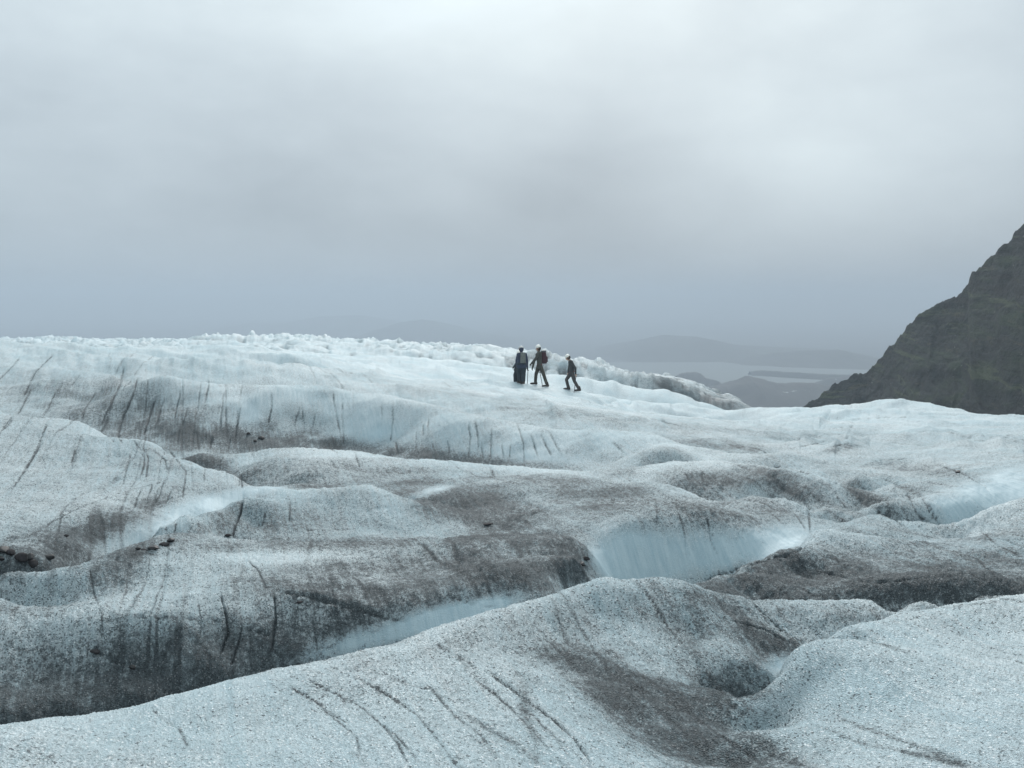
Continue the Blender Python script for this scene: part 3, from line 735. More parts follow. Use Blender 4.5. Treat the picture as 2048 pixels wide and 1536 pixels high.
# thin grit lines where the layering of the ice crops out; they all run the same way over the ground
for fq, w0, rmax, thr, run in ((4.2, 0.030, 9.0, -0.02, 1.6), (1.05, 0.006, 45.0, 0.02, 7.0), (2.1, 0.010, 22.0, 0.12, 4.0)):
    n_ = perlin(FS * fq + 40, FD / (run * 2.2))
    wd = w0 + 0.0006 * fq * R_
    msk = sstep(perlin(FS * fq * 0.31 + 3, FD / run + 8), thr, thr + 0.35) * (1 - sstep(R_, rmax * 0.7, rmax)) * (1 - (1 - sstep(R_, 5, 6)) * sstep(-T_, 0.12, 0.22))
    crack = np.maximum(crack, (0.38 + 0.24 * (1 - sstep(R_, 6, 14))) * msk * np.exp(-(n_ / wd) ** 2))
crack *= 1 - 0.7 * np.clip(blue, 0, 1)
rcrack = np.random.RandomState(3)
for (ox, oy), kk, lines in TR:
    for ln, wgt in lines:
        world_pts = []
        for (a, b) in zip(ln[:-1], ln[1:]):
            n = max(2, int(math.hypot(b[0] - a[0], b[1] - a[1]) * kk / 4))
            for i in range(n + (1 if b is ln[-1] else 0)):
                t = i / n
                w = surf(ox + kk * (a[0] + (b[0] - a[0]) * t), oy + kk * (a[1] + (b[1] - a[1]) * t))
                if w is not None:
                    world_pts.append(w)
        if len(world_pts) > 2:                        # cracks wander a little
            w0 = np.array(world_pts)
            jit = np.cumsum(rcrack.randn(len(w0)))
            jit = (jit - np.linspace(jit[0], jit[-1], len(w0))) * 0.00022 * np.hypot(w0[:, 0], w0[:, 1])
            w0[:, 0] += jit
            world_pts = list(w0)
        wph = rcrack.uniform(0, 9)
        for iw, (a, b) in enumerate(zip(world_pts[:-1], world_pts[1:])):
            wvar = 1.0 + 0.38 * math.sin(iw * 0.23 + wph) + 0.22 * math.sin(iw * 0.71 + 2 * wph)
            e01 = (iw + 0.5) / max(1, len(world_pts) - 1)
            env = min(1.0, 12 * e01, 8 * (1 - e01)) * (0.80 + 0.25 * math.sin(iw * 0.37 + 3 * wph) * math.sin(iw * 0.13 + wph))
            ra, rb = math.hypot(a[0], a[1]), math.hypot(b[0], b[1])
            if abs(math.log(ra / rb)) > 0.16:
                continue                              # never bridge from one ridge to the next
            half = (0.00036 + 0.0003 * wgt) * (ra + rb) * 0.5 * wvar
            half = max(half, (0.0018 if ra < 5.5 else 0.00085) * ra)
            wid = half * 4
            ta, tb = math.atan2(a[0], a[1]), math.atan2(b[0], b[1])
            c0, c1 = np.searchsorted(fth, min(ta, tb) - wid / ra), np.searchsorted(fth, max(ta, tb) + wid / ra)
            r0, r1 = np.searchsorted(flr, math.log(min(ra, rb) - wid)), np.searchsorted(flr, math.log(max(ra, rb) + wid))
            c0, c1, r0, r1 = max(c0 - 1, 0), c1 + 1, max(r0 - 1, 0), r1 + 1
            sx, sy = X_[r0:r1, c0:c1], Y_[r0:r1, c0:c1]
            if sx.size == 0:
                continue
            ab = b[:2] - a[:2]
            tt = np.clip(((sx - a[0]) * ab[0] + (sy - a[1]) * ab[1]) / (ab @ ab + 1e-12), 0, 1)
            dd = np.hypot(sx - a[0] - tt * ab[0], sy - a[1] - tt * ab[1])
            v = np.exp(-(dd / half) ** 2) * min(1.0, 0.40 + 0.45 * wgt) * env
            crack[r0:r1, c0:c1] = np.maximum(crack[r0:r1, c0:c1], v)
            if wgt >= 1.2:
                deep[r0:r1, c0:c1] = np.maximum(deep[r0:r1, c0:c1], v)
crack *= np.clip(0.85 + 0.5 * fbm(X_ * 2, Y_ * 2, 3, 0.6), 0.3, 1.1)
dirt = np.clip(dirt + crack * (0.80 + 0.08 * (1 - sstep(R_, 8, 16))), 0, 1.3)
Z_ -= crack * np.clip(0.0022 * R_, 0.008, 0.05) + deep * np.clip(0.004 * R_, 0.01, 0.04)
Z_ += (1 - far) * (1 - 0.8 * blue) * 0.005 * np.clip(R_ / 5, 0.6, 1.6) * (1 - sstep(R_, 14, 26)) * (ridged(X_ * 5.5, Y_ * 5.5, 3, 0.6) - 0.6) * (0.35 + dirt)
# coarse crystals and little pits of the weathering crust
Z_ += (1 - far) * (1 - 0.8 * blue) * 0.0042 * np.clip(R_ / 4.0, 0.8, 3.5) * (fbm(X_ * 14, Y_ * 14, 2, 0.7) + 0.9 * RNG.uniform(-1, 1, R_.shape) * np.clip(6 / R_, 0.3, 1))


def ice_material():
    m, g, bs, oc = new_mat('glacier_ice_material')
    ad = g.new('ShaderNodeAttribute', attribute_name='dirt').outputs['Fac']
    ab = g.new('ShaderNodeAttribute', attribute_name='blue').outputs['Fac']
    fine = g.noise(oc, 21.0, 5, 0.85)
    mid_ = g.noise(oc, 1.7, 5, 0.68)
    fol = g.mapping(g.mapping(oc, (1, 1, 1), (0, 0, math.radians(-19.4))), (20, 0.6, 2.4))   # runs with the layering of the ice
    streak = g.noise(fol, 1.0, 5, 0.66)
    ag = g.new('ShaderNodeAttribute', attribute_name='grain').outputs['Fac']
    streak = g.math('ADD', g.math('MULTIPLY', g.math('SUBTRACT', streak, 0.5), ag), 0.5)
    patchy = g.math('ADD', g.math('MULTIPLY', g.math('SUBTRACT', mid_, 0.5), 1.0), g.math('MULTIPLY', g.math('SUBTRACT', streak, 0.5), 1.1))
    load = g.math('ADD', ad, g.math('MULTIPLY', patchy, g.rng(ad, 0.1, 0.7, 0.18, 0.80)))
    # a thin film of silt greys the ice, grit lies on it in specks
    film = g.math('MULTIPLY', g.rng(load, 0.16, 0.98, 0.0, 0.95), g.rng(fine, 0.30, 0.66, 0.78, 1.04))
    rough_zone = g.rng(g.noise(oc, 0.9, 3, 0.5), 0.35, 0.65, 0.45, 1.25)
    t = g.math('ADD', g.math('MULTIPLY', load, 0.80), g.math('MULTIPLY', g.math('MULTIPLY', g.math('SUBTRACT', fine, 0.5), 3.0), rough_zone))
    cover = g.rng(t, 0.36, 0.80, 0.0, 1.0)
    vor = g.new('ShaderNodeTexVoronoi')
    g.l.new(oc, vor.inputs['Vector'])
    vor.inputs['Scale'].default_value = 120.0
    vr = g.new('ShaderNodeSeparateColor')
    g.l.new(vor.outputs['Color'], vr.inputs[0])
    vo2 = g.new('ShaderNodeTexVoronoi')
    g.l.new(oc, vo2.inputs['Vector'])
    vo2.inputs['Scale'].default_value = 105.0
    v2c = g.new('ShaderNodeSeparateColor')
    g.l.new(vo2.outputs['Color'], v2c.inputs[0])
    # single grains of grit, more of them where the load is higher
    gpos = g.math('ADD', v2c.outputs[0], g.math('MULTIPLY', g.math('SUBTRACT', load, 0.25), 0.42))
    cover = g.math('MAXIMUM', cover, g.math('MULTIPLY', g.rng(gpos, 0.90, 0.96), g.rng(ab, 0.3, 0.8, 0.85, 0.1)))
    big = g.noise(oc, 0.45, 4, 0.6)
    bst = g.math('ADD', g.math('MULTIPLY', big, 0.6), g.math('MULTIPLY', streak, 0.4))
    white = g.mix(g.rng(bst, 0.40, 0.60), (0.46, 0.585, 0.63, 1), (0.71, 0.78, 0.80, 1))
    white = g.mix(g.math('MULTIPLY', g.rng(vr.outputs[1], 0.25, 1.0, 0.0, 0.75), rough_zone), white, (0.30, 0.38, 0.41, 1))
    ice = g.mix(g.rng(ab, 0.12, 0.80), white, g.mix(g.rng(streak, 0.35, 0.65), (0.265, 0.365, 0.41, 1), (0.355, 0.45, 0.485, 1)))
    ice = g.mix(film, ice, g.mix(g.rng(bst, 0.38, 0.62), (0.020, 0.033, 0.039, 1), (0.074, 0.100, 0.111, 1)))
    glint = g.math('MULTIPLY', g.rng(vr.outputs[0], 0.935, 0.96), g.rng(load, 0.15, 0.8, 0.9, 0.16))
    glint = g.math('MULTIPLY', glint, g.math('SUBTRACT', 1.0, g.math('MULTIPLY', ab, 0.95)))
    grit = g.mix(vr.outputs[2], (0.013, 0.020, 0.024, 1), (0.062, 0.079, 0.088, 1))
    c = g.mix(g.math('MULTIPLY', cover, 0.92), ice, grit)
    c = g.mix(glint, c, (0.84, 0.88, 0.89, 1))
    g.l.new(c, bs.inputs['Base Color'])
    g.l.new(g.rng(ab, 0.2, 0.9, 0.65, 0.48), bs.inputs['Roughness'])
    bs.inputs['Specular IOR Level'].default_value = 0.35
    h = g.math('ADD', g.math('MULTIPLY', vor.outputs['Distance'], 0.6), g.math('MULTIPLY', fine, 0.8))
    h = g.math('MULTIPLY', h, g.rng(ab, 0.2, 0.9, 1.0, 0.25))
    bp = g.new('ShaderNodeBump')
    bp.inputs['Strength'].default_value = 0.9
    bp.inputs['Distance'].default_value = 0.026
    g.l.new(h, bp.inputs['Height'])
    g.l.new(bp.outputs[0], bs.inputs['Normal'])
    return m


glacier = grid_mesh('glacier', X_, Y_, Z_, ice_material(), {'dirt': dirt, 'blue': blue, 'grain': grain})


# ------------------------------------------------------------------ land beyond the ice
def land_material(name, c1, c2, c3, scale, rough=0.95, rot=0.0, stretch=(1, 1, 1), speck=None):
    m, g, bs, oc = new_mat(name)
    v = g.mapping(oc, stretch, (0, rot, 0))
    a = g.noise(v, scale, 7, 0.62)
    b = g.noise(v, scale * 0.23, 5, 0.6, 0.4)
    c = g.mix(g.rng(a, 0.36, 0.64), c1 + (1,), c2 + (1,))
    c = g.mix(g.rng(b, 0.52, 0.66), c, c3 + (1,))
    if speck:
        vo = g.noise(g.mapping(oc, (1, 1, 2)), speck[0], 5, 0.75)
        c = g.mix(g.rng(vo, speck[1], speck[1] + 0.05), c, speck[2] + (1,))
    g.l.new(c, bs.inputs['Base Color'])
    bs.inputs['Roughness'].default_value = rough
    bs.inputs['Specular IOR Level'].default_value = 0.15
    return m


PLAIN_Z = -100.0
gx, gy = np.meshgrid(np.linspace(-9000, 9000, 121), np.linspace(150, 11500, 121))
gz = PLAIN_Z - 3.0 + 1.2 * fbm(gx / 900, gy / 900, 3)
plain = grid_mesh('outwash_plain', gx, gy, gz, land_material('outwash_material', (0.05, 0.052, 0.055), (0.075, 0.075, 0.076), (0.12, 0.12, 0.12), 0.0016, stretch=(0.5, 1.6, 1)))

# lake
def water_material():
    m, g, bs, oc = new_mat('lake_water_material')
    n = g.noise(g.mapping(oc, (0.3, 1, 1)), 0.02, 4, 0.6)
    g.l.new(g.mix(n, (0.19, 0.205, 0.205, 1), (0.22, 0.235, 0.23, 1)), bs.inputs['Base Color'])
    bs.inputs['Roughness'].default_value = 0.6
    bs.inputs['Specular IOR Level'].default_value = 0.0
    return m


lx, ly = np.meshgrid(np.linspace(60, 620, 40), np.linspace(880, 1420, 30))
lake = grid_mesh('lake', lx, ly, np.full(lx.shape, PLAIN_Z + 0.6), water_material())


def hill(name, prof, depth, base, mat, rough, seed, ny=60, nx=150):
    """low moraine hill: prof = skyline points (column, row, distance); it falls off on both sides over depth metres"""
    pr = np.array([P(*q) for q in prof])
    s = np.linspace(0, 1, len(pr))
    u = np.linspace(0, 1, nx)
    cx, cy, cz = (np.interp(u, s, pr[:, i]) for i in range(3))
    v = np.linspace(-1, 1, ny)
    U, V = np.meshgrid(u, v)
    X = np.broadcast_to(cx, U.shape) + 0 * V
    Y = np.broadcast_to(cy, U.shape) + V * depth
    fall = np.cos(np.clip(V, -1, 1) * math.pi / 2) ** 1.3
    Z = base + (np.broadcast_to(cz, U.shape) - base) * fall
    nz = fbm(X / (depth * 0.5) + seed, Y / (depth * 0.5), 5, 0.55)
    Z = Z + rough * nz * np.clip(fall * 1.5, 0, 1)
    return grid_mesh(name, X, Y, Z, mat)


moraine_mat = land_material('moraine_material', (0.040, 0.040, 0.040), (0.070, 0.068, 0.064), (0.060, 0.070, 0.048), 0.012)
hill('moraine_hill', [(1130, 742, 1750), (1180, 712, 1750), (1250, 688, 1750), (1330, 671, 1750), (1400, 674, 1750), (1480, 690, 1750), (1600, 698, 1750), (1700, 703, 1750), (1800, 722, 1750), (1900, 740, 1750)], 330, -106, moraine_mat, 2.0, 3.0)
hill('moraine_hill', [(1320, 742, 1480), (1400, 725, 1480), (1500, 716, 1480), (1560, 706, 1480), (1680, 700, 1480), (1760, 718, 1480), (1830, 738, 1480)], 160, -106, moraine_mat, 2.0, 9.0)
hill('moraine_hill', [(680, 690, 2500), (740, 664, 2500), (800, 645, 2500), (840, 639, 2500), (900, 650, 2500), (960, 668, 2500), (1050, 676, 2500), (1150, 694, 2500), (1250, 716, 2500)], 380, -106, moraine_mat, 2.5, 14.0)
hill('moraine_hill', [(430, 660, 3400), (500, 646, 3400), (560, 650, 3400), (640, 633, 3400), (720, 630, 3400), (800, 645, 3400), (900, 654, 3400)], 500, -106, moraine_mat, 3, 21.0)
hill('moraine_hill', [(900, 668, 2300), (1000, 672, 2300), (1080, 684, 2300), (1160, 706, 2300), (1230, 728, 2300)], 260, -106, moraine_mat, 2, 33.0)
hill('far_ridge', [(-500, 592, 7500), (0, 594, 7500), (400, 588, 7500), (700, 585, 7500), (1000, 590, 7500), (1400, 596, 7500), (1800, 594, 7500), (2500, 600, 7500)], 1200, -106, moraine_mat, 6, 41.0)

# shore strips and mounds round the lake
shore_mat = land_material('shore_material', (0.035, 0.034, 0.034), (0.060, 0.056, 0.052), (0.10, 0.10, 0.10), 0.03, speck=(0.05, 0.66, (0.42, 0.45, 0.46)))
hill('lake_spit', [(1500, 742.5, 1215), (1520, 740.5, 1215), (1560, 743, 1200), (1640, 748, 1180), (1760, 751, 1170)], 14, -101, shore_mat, 0.8, 4.0, 16, 60)
hill('lake_mound', [(1352, 752, 1070), (1365, 745, 1070), (1395, 745, 1070), (1412, 755, 1060), (1440, 763, 1050)], 28, -104, shore_mat, 1.2, 8.0, 20, 60)
hill('moraine_mound', [(1420, 792, 880), (1440, 772, 880), (1470, 763, 880), (1495, 756, 880), (1525, 761, 880), (1550, 767, 880), (1580, 768, 880), (1620, 766, 880), (1650, 770, 880), (1690, 778, 880)], 110, -106, shore_mat, 3.0, 6.0, 40, 120)
hill('lake_mound', [(1630, 766, 1060), (1660, 757, 1060), (1690, 752, 1060), (1710, 758, 1060), (1740, 768, 1060)], 30, -104, shore_mat, 1.0, 2.0, 16, 50)

# debris covered ground between the ice and the mound
mr, mt = np.meshgrid(np.linspace(95, 860, 260), np.linspace(0.10, 0.62, 200), indexing='ij')
mx_, my_ = mr * np.sin(mt), mr * np.cos(mt)
mz = -22 - (mr - 95) * 0.107 + 2.2 * fbm(mx_ / 35, my_ / 55, 5, 0.55) * np.clip(mr / 300, .3, 1)


def debris_material():
    m, g, bs, oc = new_mat('debris_material')
    a = g.noise(oc, 0.06, 7, 0.65)
    c = g.mix(g.rng(a, 0.35, 0.65), (0.045, 0.043, 0.042, 1), (0.085, 0.08, 0.075, 1))
    b = g.noise(g.mapping(oc, (0.6, 1.8, 1)), 0.03, 6, 0.65, 0.6)
    c = g.mix(g.rng(b, 0.60, 0.70), c, (0.45, 0.48, 0.50, 1))
    g.l.new(c, bs.inputs['Base Color'])
    bs.inputs['Roughness'].default_value = 0.9
    return m


grid_mesh('debris_slope', mx_, my_, mz, debris_material())

# dark mountain spur on the right
SP = [(1500, 860, 980), (1580, 830, 960), (1640, 797, 930), (1665, 775, 925), (1700, 758, 915), (1735, 745, 905), (1752, 732, 895), (1765, 715, 890), (1785, 694, 880), (1800, 676, 870), (1815, 657, 860), (1832, 637, 850), (1850, 628, 840),
      (1890, 606, 825), (1925, 587, 810), (1936, 577, 806), (1938, 562, 804), (1946, 550, 800), (1960, 539, 796), (1985, 518, 785), (1995, 505, 780), (2022, 487, 770), (2028, 472, 768), (2040, 458, 764), (2048, 454, 760),
      (2080, 425, 745), (2130, 380, 725), (2200, 310, 700), (2320, 190, 670), (2500, 0, 640), (2800, -300, 610)]
MS = 0.20
sp = np.array([P(q[0], q[1], q[2] * MS) for q in SP])
seg = np.concatenate([[0], np.cumsum(np.hypot(np.diff(sp[:, 0]), np.diff(sp[:, 1])))])
su = np.linspace(0, seg[-1], 520)
cx, cy, cz = (np.interp(su, seg, sp[:, i]) for i in range(3))
tv = np.concatenate([np.linspace(-50, 0, 30)[:-1], np.linspace(0, 95, 340)])
SU, TV = np.meshgrid(su, tv)
MX = cx[None] - 0.42 * TV
MY = cy[None] - 0.90 * TV
drop = np.where(TV > 0, 0.66 * TV + 1.4 * (1 - np.exp(-TV / 3.5)), -0.5 * TV)
# broad ribs and hollows, ledges that climb to the right, small outcrops
hgt = cz[None] - drop
led = hgt - 0.36 * (MX - 65) + 1.1 * fbm(SU / 22, TV / 22, 3)
amp = np.clip(np.abs(TV) / 14, 0.0, 1)
ledge = (led / 4.2) - np.floor(led / 4.2)
MZ = hgt + amp * (2.3 * fbm(SU / 22 + 2, TV / 34, 4, 0.55) + 1.9 * (sstep(ledge, 0.0, 0.35) - ledge) * np.clip(0.5 + 1.4 * fbm(SU / 25, led / 12, 3), 0, 1.6))
MZ += amp * 0.8 * ridged(SU / 7 + 0.4 * fbm(SU / 9, TV / 9, 2), TV / 40, 3, 0.55)
MZ += 0.45 * fbm(MX / 1.9, hgt / 1.6, 5, 0.68)
MZ += 0.8 * (np.abs(TV) < 6) * ridged(SU / 4, TV / 6, 3, 0.6) * 0.35
MZ = np.maximum(MZ, -135)


def mountain_material():
    m, g, bs, oc = new_mat('mountain_rock_material')
    v = g.mapping(oc, (1, 0.5, 1), (0, math.radians(22), 0))
    v2 = g.mapping(v, (0.35, 0.6, 2.4))
    bands = g.noise(v2, 0.2, 7, 0.7, 0.5)
    a = g.noise(oc, 0.5, 8, 0.76)
    c = g.mix(g.rng(a, 0.36, 0.66), (0.003, 0.006, 0.007, 1), (0.034, 0.044, 0.046, 1))
    c = g.mix(g.math('MULTIPLY', g.rng(bands, 0.48, 0.64), 0.7), c, (0.036, 0.060, 0.030, 1))
    c = g.mix(g.math('MULTIPLY', g.rng(g.noise(v2, 0.5, 6, 0.7), 0.58, 0.68), 0.7), c, (0.070, 0.068, 0.042, 1))
    lines = g.noise(g.mapping(v, (0.10, 0.3, 3.4)), 0.24, 4, 0.6, 0.3)
    c = g.mix(g.math('MULTIPLY', g.rng(lines, 0.56, 0.62), 0.65), c, (0.075, 0.098, 0.050, 1))
    c = g.mix(g.math('MULTIPLY', g.rng(lines, 0.40, 0.34), 0.7), c, (0.005, 0.006, 0.007, 1))
    sp_ = g.noise(oc, 0.8, 5, 0.76)
    c = g.mix(g.rng(sp_, 0.66, 0.70), c, (0.20, 0.22, 0.215, 1))
    g.l.new(c, bs.inputs['Base Color'])
    bs.inputs['Roughness'].default_value = 0.92
    bs.inputs['Specular IOR Level'].default_value = 0.2
    bp = g.new('ShaderNodeBump')
    bp.inputs['Strength'].default_value = 0.9
    bp.inputs['Distance'].default_value = 2.2
    g.l.new(g.math('ADD', a, g.math('MULTIPLY', bands, 0.6)), bp.inputs['Height'])
    g.l.new(bp.outputs[0], bs.inputs['Normal'])
    return m


mountain = grid_mesh('mountain', MX, MY, MZ, mountain_material())
TOP = float(MZ.max()) + 6


# ------------------------------------------------------------------ hikers
def link_mesh(name, me, mat, parent=None):
    ob = bpy.data.objects.new(name, me)
    col.objects.link(ob)
    if mat is not None:
        me.materials.append(mat)
    ob.parent = parent
    return ob


def tag(ob, label, cat, group=None):
    ob['label'] = label
    ob['category'] = cat
    if group:
        ob['group'] = group
    return ob


def bm_cap(bm, a, ra, b, rb, seg=14, squash=None):
    """closed tapered capsule between two points"""
    a, b = Vector(a), Vector(b)
    d = b - a
    L = max(d.length, 1e-5)
    q = d.to_track_quat('Z', 'Y').to_matrix()
    rings = []
    prof = [(-math.cos(t) * ra, math.sin(t) * ra) for t in np.linspace(0.0, math.pi / 2, 5)] + [(L + math.sin(t) * rb, math.cos(t) * rb) for t in np.linspace(0, math.pi / 2, 5)]
    for z, r in prof:
        if r < 1e-6:
            rings.append([bm.verts.new(a + q @ Vector((0, 0, z)))])
        else:
            rings.append([bm.verts.new(a + q @ Vector((r * math.cos(k * 2 * math.pi / seg), r * math.sin(k * 2 * math.pi / seg), z))) for k in range(seg)])
    for r0, r1 in zip(rings[:-1], rings[1:]):
        for k in range(seg):
            k2 = (k + 1) % seg
            if len(r0) == 1:
                bm.faces.new((r0[0], r1[k2], r1[k]))
            elif len(r1) == 1:
                bm.faces.new((r0[k], r0[k2], r1[0]))
            else:
                bm.faces.new((r0[k], r0[k2], r1[k2], r1[k]))


def bm_to_mesh(bm, name):
    bmesh.ops.recalc_face_normals(bm, faces=bm.faces)
    me = bpy.data.meshes.new(name)
    bm.to_mesh(me)
    bm.free()
    me.shade_smooth()
    return me


def ellipsoid(name, c, r, mat, parent, cut=None, rot=None, seg=18):
    bm = bmesh.new()
    bmesh.ops.create_uvsphere(bm, u_segments=seg, v_segments=seg // 2 + 2, radius=1.0)
    M = Matrix.Translation(c) @ (rot or Matrix()) @ Matrix.Diagonal((r[0], r[1], r[2], 1))
    if cut is not None:
        bmesh.ops.delete(bm, geom=[v for v in bm.verts if v.co.z < cut], context='VERTS')
    bmesh.ops.transform(bm, matrix=M, verts=bm.verts)
    return link_mesh(name, bm_to_mesh(bm, name), mat, parent)


def capsule_part(name, segs, mat, parent):
    bm = bmesh.new()
    for sgm in segs:
        bm_cap(bm, *sgm, seg=10)
    return link_mesh(name, bm_to_mesh(bm, name), mat, parent)


def rounded_box(name, c, size, mat, parent, rot=None, taper=1.0, bev=0.3):
    bm = bmesh.new()
    bmesh.ops.create_cube(bm, size=1.0)
    for v in bm.verts:
        if v.co.z > 0:
            v.co.x *= taper
            v.co.y *= taper
    bmesh.ops.transform(bm, matrix=Matrix.Translation(c) @ (rot or Matrix()) @ Matrix.Diagonal((size[0], size[1], size[2], 1)), verts=bm.verts)
    bmesh.ops.bevel(bm, geom=list(bm.edges), offset=min(size) * bev, segments=3, profile=0.6, affect='EDGES')
    return link_mesh(name, bm_to_mesh(bm, name), mat, parent)


SKIN = plain_mat('skin_material', (0.42, 0.26, 0.19), 0.6, 0.1)
HELMET = plain_mat('helmet_material', (0.72, 0.71, 0.66), 0.4, 0.04)
HAIR = plain_mat('dark_hair_material', (0.03, 0.022, 0.016), 0.7)
BOOT = plain_mat('boot_leather_material', (0.035, 0.028, 0.024), 0.8)
METAL = plain_mat('dark_steel_material', (0.06, 0.06, 0.065), 0.45)
RED = plain_mat('red_webbing_material', (0.20, 0.025, 0.03), 0.8)


def make_person(label, base, yaw, J, cols, coat=False, hood=False):
    """J: joints in metres (x along the picture, y away from the viewer, z up) before yaw about the vertical"""
    root = bpy.data.objects.new('person', None)
    col.objects.link(root)
    root.location = base
    root.rotation_euler = (0, 0, yaw)
    tag(root, label, 'person', 'hikers walking over the ice')
    caps = []

    def c(a, ra, b, rb, m):
        caps.append((Vector(a), ra, Vector(b), rb, m))
    sh_l, sh_r, hp_l, hp_r = (Vector(J[k]) for k in ('sh_l', 'sh_r', 'hip_l', 'hip_r'))
    neck, head = Vector(J['neck']), Vector(J['head'])
    pel, chest = (hp_l + hp_r) / 2, (sh_l + sh_r) / 2
    fw = Vector(J['fwd']).normalized()
    mid_ = pel.lerp(chest, 0.45)
    sd_ = (sh_l - sh_r).normalized()
    for k in (-1, 0, 1):                                   # jacket
        c(pel + sd_ * 0.085 * k + Vector((0, 0, -0.05)), 0.115 if not coat else 0.15, mid_ + sd_ * 0.085 * k, 0.115, 'jacket')
        c(mid_ + sd_ * 0.085 * k, 0.118, chest + sd_ * 0.10 * k + Vector((0, 0, -0.03)), 0.112, 'jacket')
    c(sh_l, 0.075, sh_r, 0.075, 'jacket')
    c(chest, 0.085, neck, 0.062, 'jacket')
    c(neck, 0.055, head + Vector((0, 0, -0.05)), 0.055, 'jacket' if hood else 'skin')
    c(head + Vector((0, 0, 0.03)) - fw * 0.012, 0.095, head + Vector((0, 0, -0.055)) + fw * 0.02, 0.068, 'skin')
    c(head + fw * 0.085 + Vector((0, 0, -0.01)), 0.010, head + fw * 0.108 + Vector((0, 0, -0.035)), 0.014, 'skin')      # nose
    for sg in (-1, 1):
        e = head + sd_ * 0.092 * sg
        c(e + Vector((0, 0, 0.015)), 0.014, e + Vector((0, 0, -0.025)), 0.011, 'skin')                                     # ear
    for sfx in ('l', 'r'):
        sh, el, hd = Vector(J['sh_' + sfx]), Vector(J['elb_' + sfx]), Vector(J['hand_' + sfx])
        c(sh, 0.075, el, 0.058, 'jacket')
        c(el, 0.058, hd, 0.042, 'jacket')
        u = (hd - el).normalized()
        side = u.cross(Vector((0, 0, 1)) if abs(u.z) < 0.9 else fw).normalized()
        nrm = u.cross(side)
        pm = hd + u * 0.075
        c(hd, 0.030, pm, 0.036, 'glove')
        for q, (off, ln) in enumerate(((-0.027, 0.062), (-0.009, 0.074), (0.009, 0.070), (0.027, 0.054))):
            k0 = pm + side * off + u * 0.01
            k1 = k0 + u * ln * 0.55 + nrm * 0.012
            k2 = k1 + u * ln * 0.15 + nrm * 0.034
            c(k0, 0.0100, k1, 0.0095, 'glove')
            c(k1, 0.0095, k2, 0.0085, 'glove')
        t0 = hd + u * 0.03 + side * -0.028
        t1 = t0 + side * -0.022 + u * 0.03 + nrm * 0.012
        c(t0, 0.013, t1, 0.011, 'glove')
        c(t1, 0.011, t1 + u * 0.028 + nrm * 0.018, 0.009, 'glove')
        hp, kn, an, to = (Vector(J[k + sfx]) for k in ('hip_', 'kne_', 'ank_', 'toe_'))
        w = 1.35 if coat else 1.0
        c(hp, 0.105 * w, kn, 0.078 * w, 'trousers')
        c(kn, 0.078 * w, an.lerp(kn, 0.12), 0.070 * w, 'trousers')
        c(an.lerp(kn, 0.1), 0.05, an, 0.045, 'trousers')
    bm = bmesh.new()
    for a, ra, b, rb, m in caps:
        bm_cap(bm, a, ra, b, rb)
    src = bpy.data.objects.new('body_source', bm_to_mesh(bm, 'body_source'))
    col.objects.link(src)
    rm = src.modifiers.new('r', 'REMESH')
    rm.mode = 'VOXEL'
    rm.voxel_size = 0.0105
    sm = src.modifiers.new('s', 'SMOOTH')
    sm.factor = 0.5
    sm.iterations = 3
    dg = bpy.context.evaluated_depsgraph_get()
    me = bpy.data.meshes.new_from_object(src.evaluated_get(dg))
    me.name = 'body'
    bpy.data.objects.remove(src)
    order = ['jacket', 'trousers', 'skin', 'glove']
    me.materials.clear()
    for k in order:
        me.materials.append(SKIN if k == 'skin' else cols[k])
    n = len(me.polygons)
    cen = np.empty(n * 3, np.float32)
    me.polygons.foreach_get('center', cen)
    cen = cen.reshape(-1, 3)
    best = np.full(n, 1e9)
    mi = np.zeros(n, np.int32)
    for a, ra, b, rb, m in caps:
        a_, d_ = np.array(a), np.array(b - a)
        t = np.clip(((cen - a_) @ d_) / (d_ @ d_ + 1e-9), 0, 1)
        ds = np.linalg.norm(cen - a_ - t[:, None] * d_, axis=1) - (ra + (rb - ra) * t)
        u = ds < best
        best[u] = ds[u]
        mi[u] = order.index(m)
    me.polygons.foreach_set('material_index', mi)
    me.shade_smooth()
    link_mesh('body', me, None, root)
    for sfx in ('l', 'r'):
        an, to = Vector(J['ank_' + sfx]), Vector(J['toe_' + sfx])
        d = (to - an)
        d.z = 0
        d.normalize()
        heel = Vector((an.x, an.y, an.z - 0.045)) - d * 0.05
        ball = Vector((an.x, an.y, min(to.z + 0.04, an.z - 0.04))) + d * 0.15
        capsule_part('boot', [(an + Vector((0, 0, 0.09)), 0.062, heel, 0.052), (heel, 0.052, ball, 0.050), (ball, 0.050, ball + d * 0.05, 0.036)], cols.get('boot', BOOT), root)
    up = (head - neck).normalized()
    rot = up.to_track_quat('Z', 'Y').to_matrix().to_4x4()
    hl = ellipsoid('helmet', head + up * 0.055 - fw * 0.012, (0.123, 0.123, 0.118), cols.get('helmet', HELMET), root, cut=-0.25, rot=rot, seg=22)
    capsule_part('chin_strap', [(head + sd_ * 0.10 + up * 0.03, 0.008, head + up * -0.115 + fw * 0.04, 0.008), (head - sd_ * 0.10 + up * 0.03, 0.008, head + up * -0.115 + fw * 0.04, 0.008)], METAL, hl)
    for sg in (-1, 1):
        ellipsoid('eye', head + fw * 0.083 + sd_ * 0.032 * sg + Vector((0, 0, 0.005)), (0.011, 0.011, 0.008), METAL, root, seg=8)
    ellipsoid('hood' if hood else 'hair', head - fw * 0.030 + Vector((0, 0, 0.0)), (0.098, 0.098, 0.115), cols['jacket'] if hood else HAIR, root, seg=16)
    hb = pel + Vector((0, 0, 0.05))
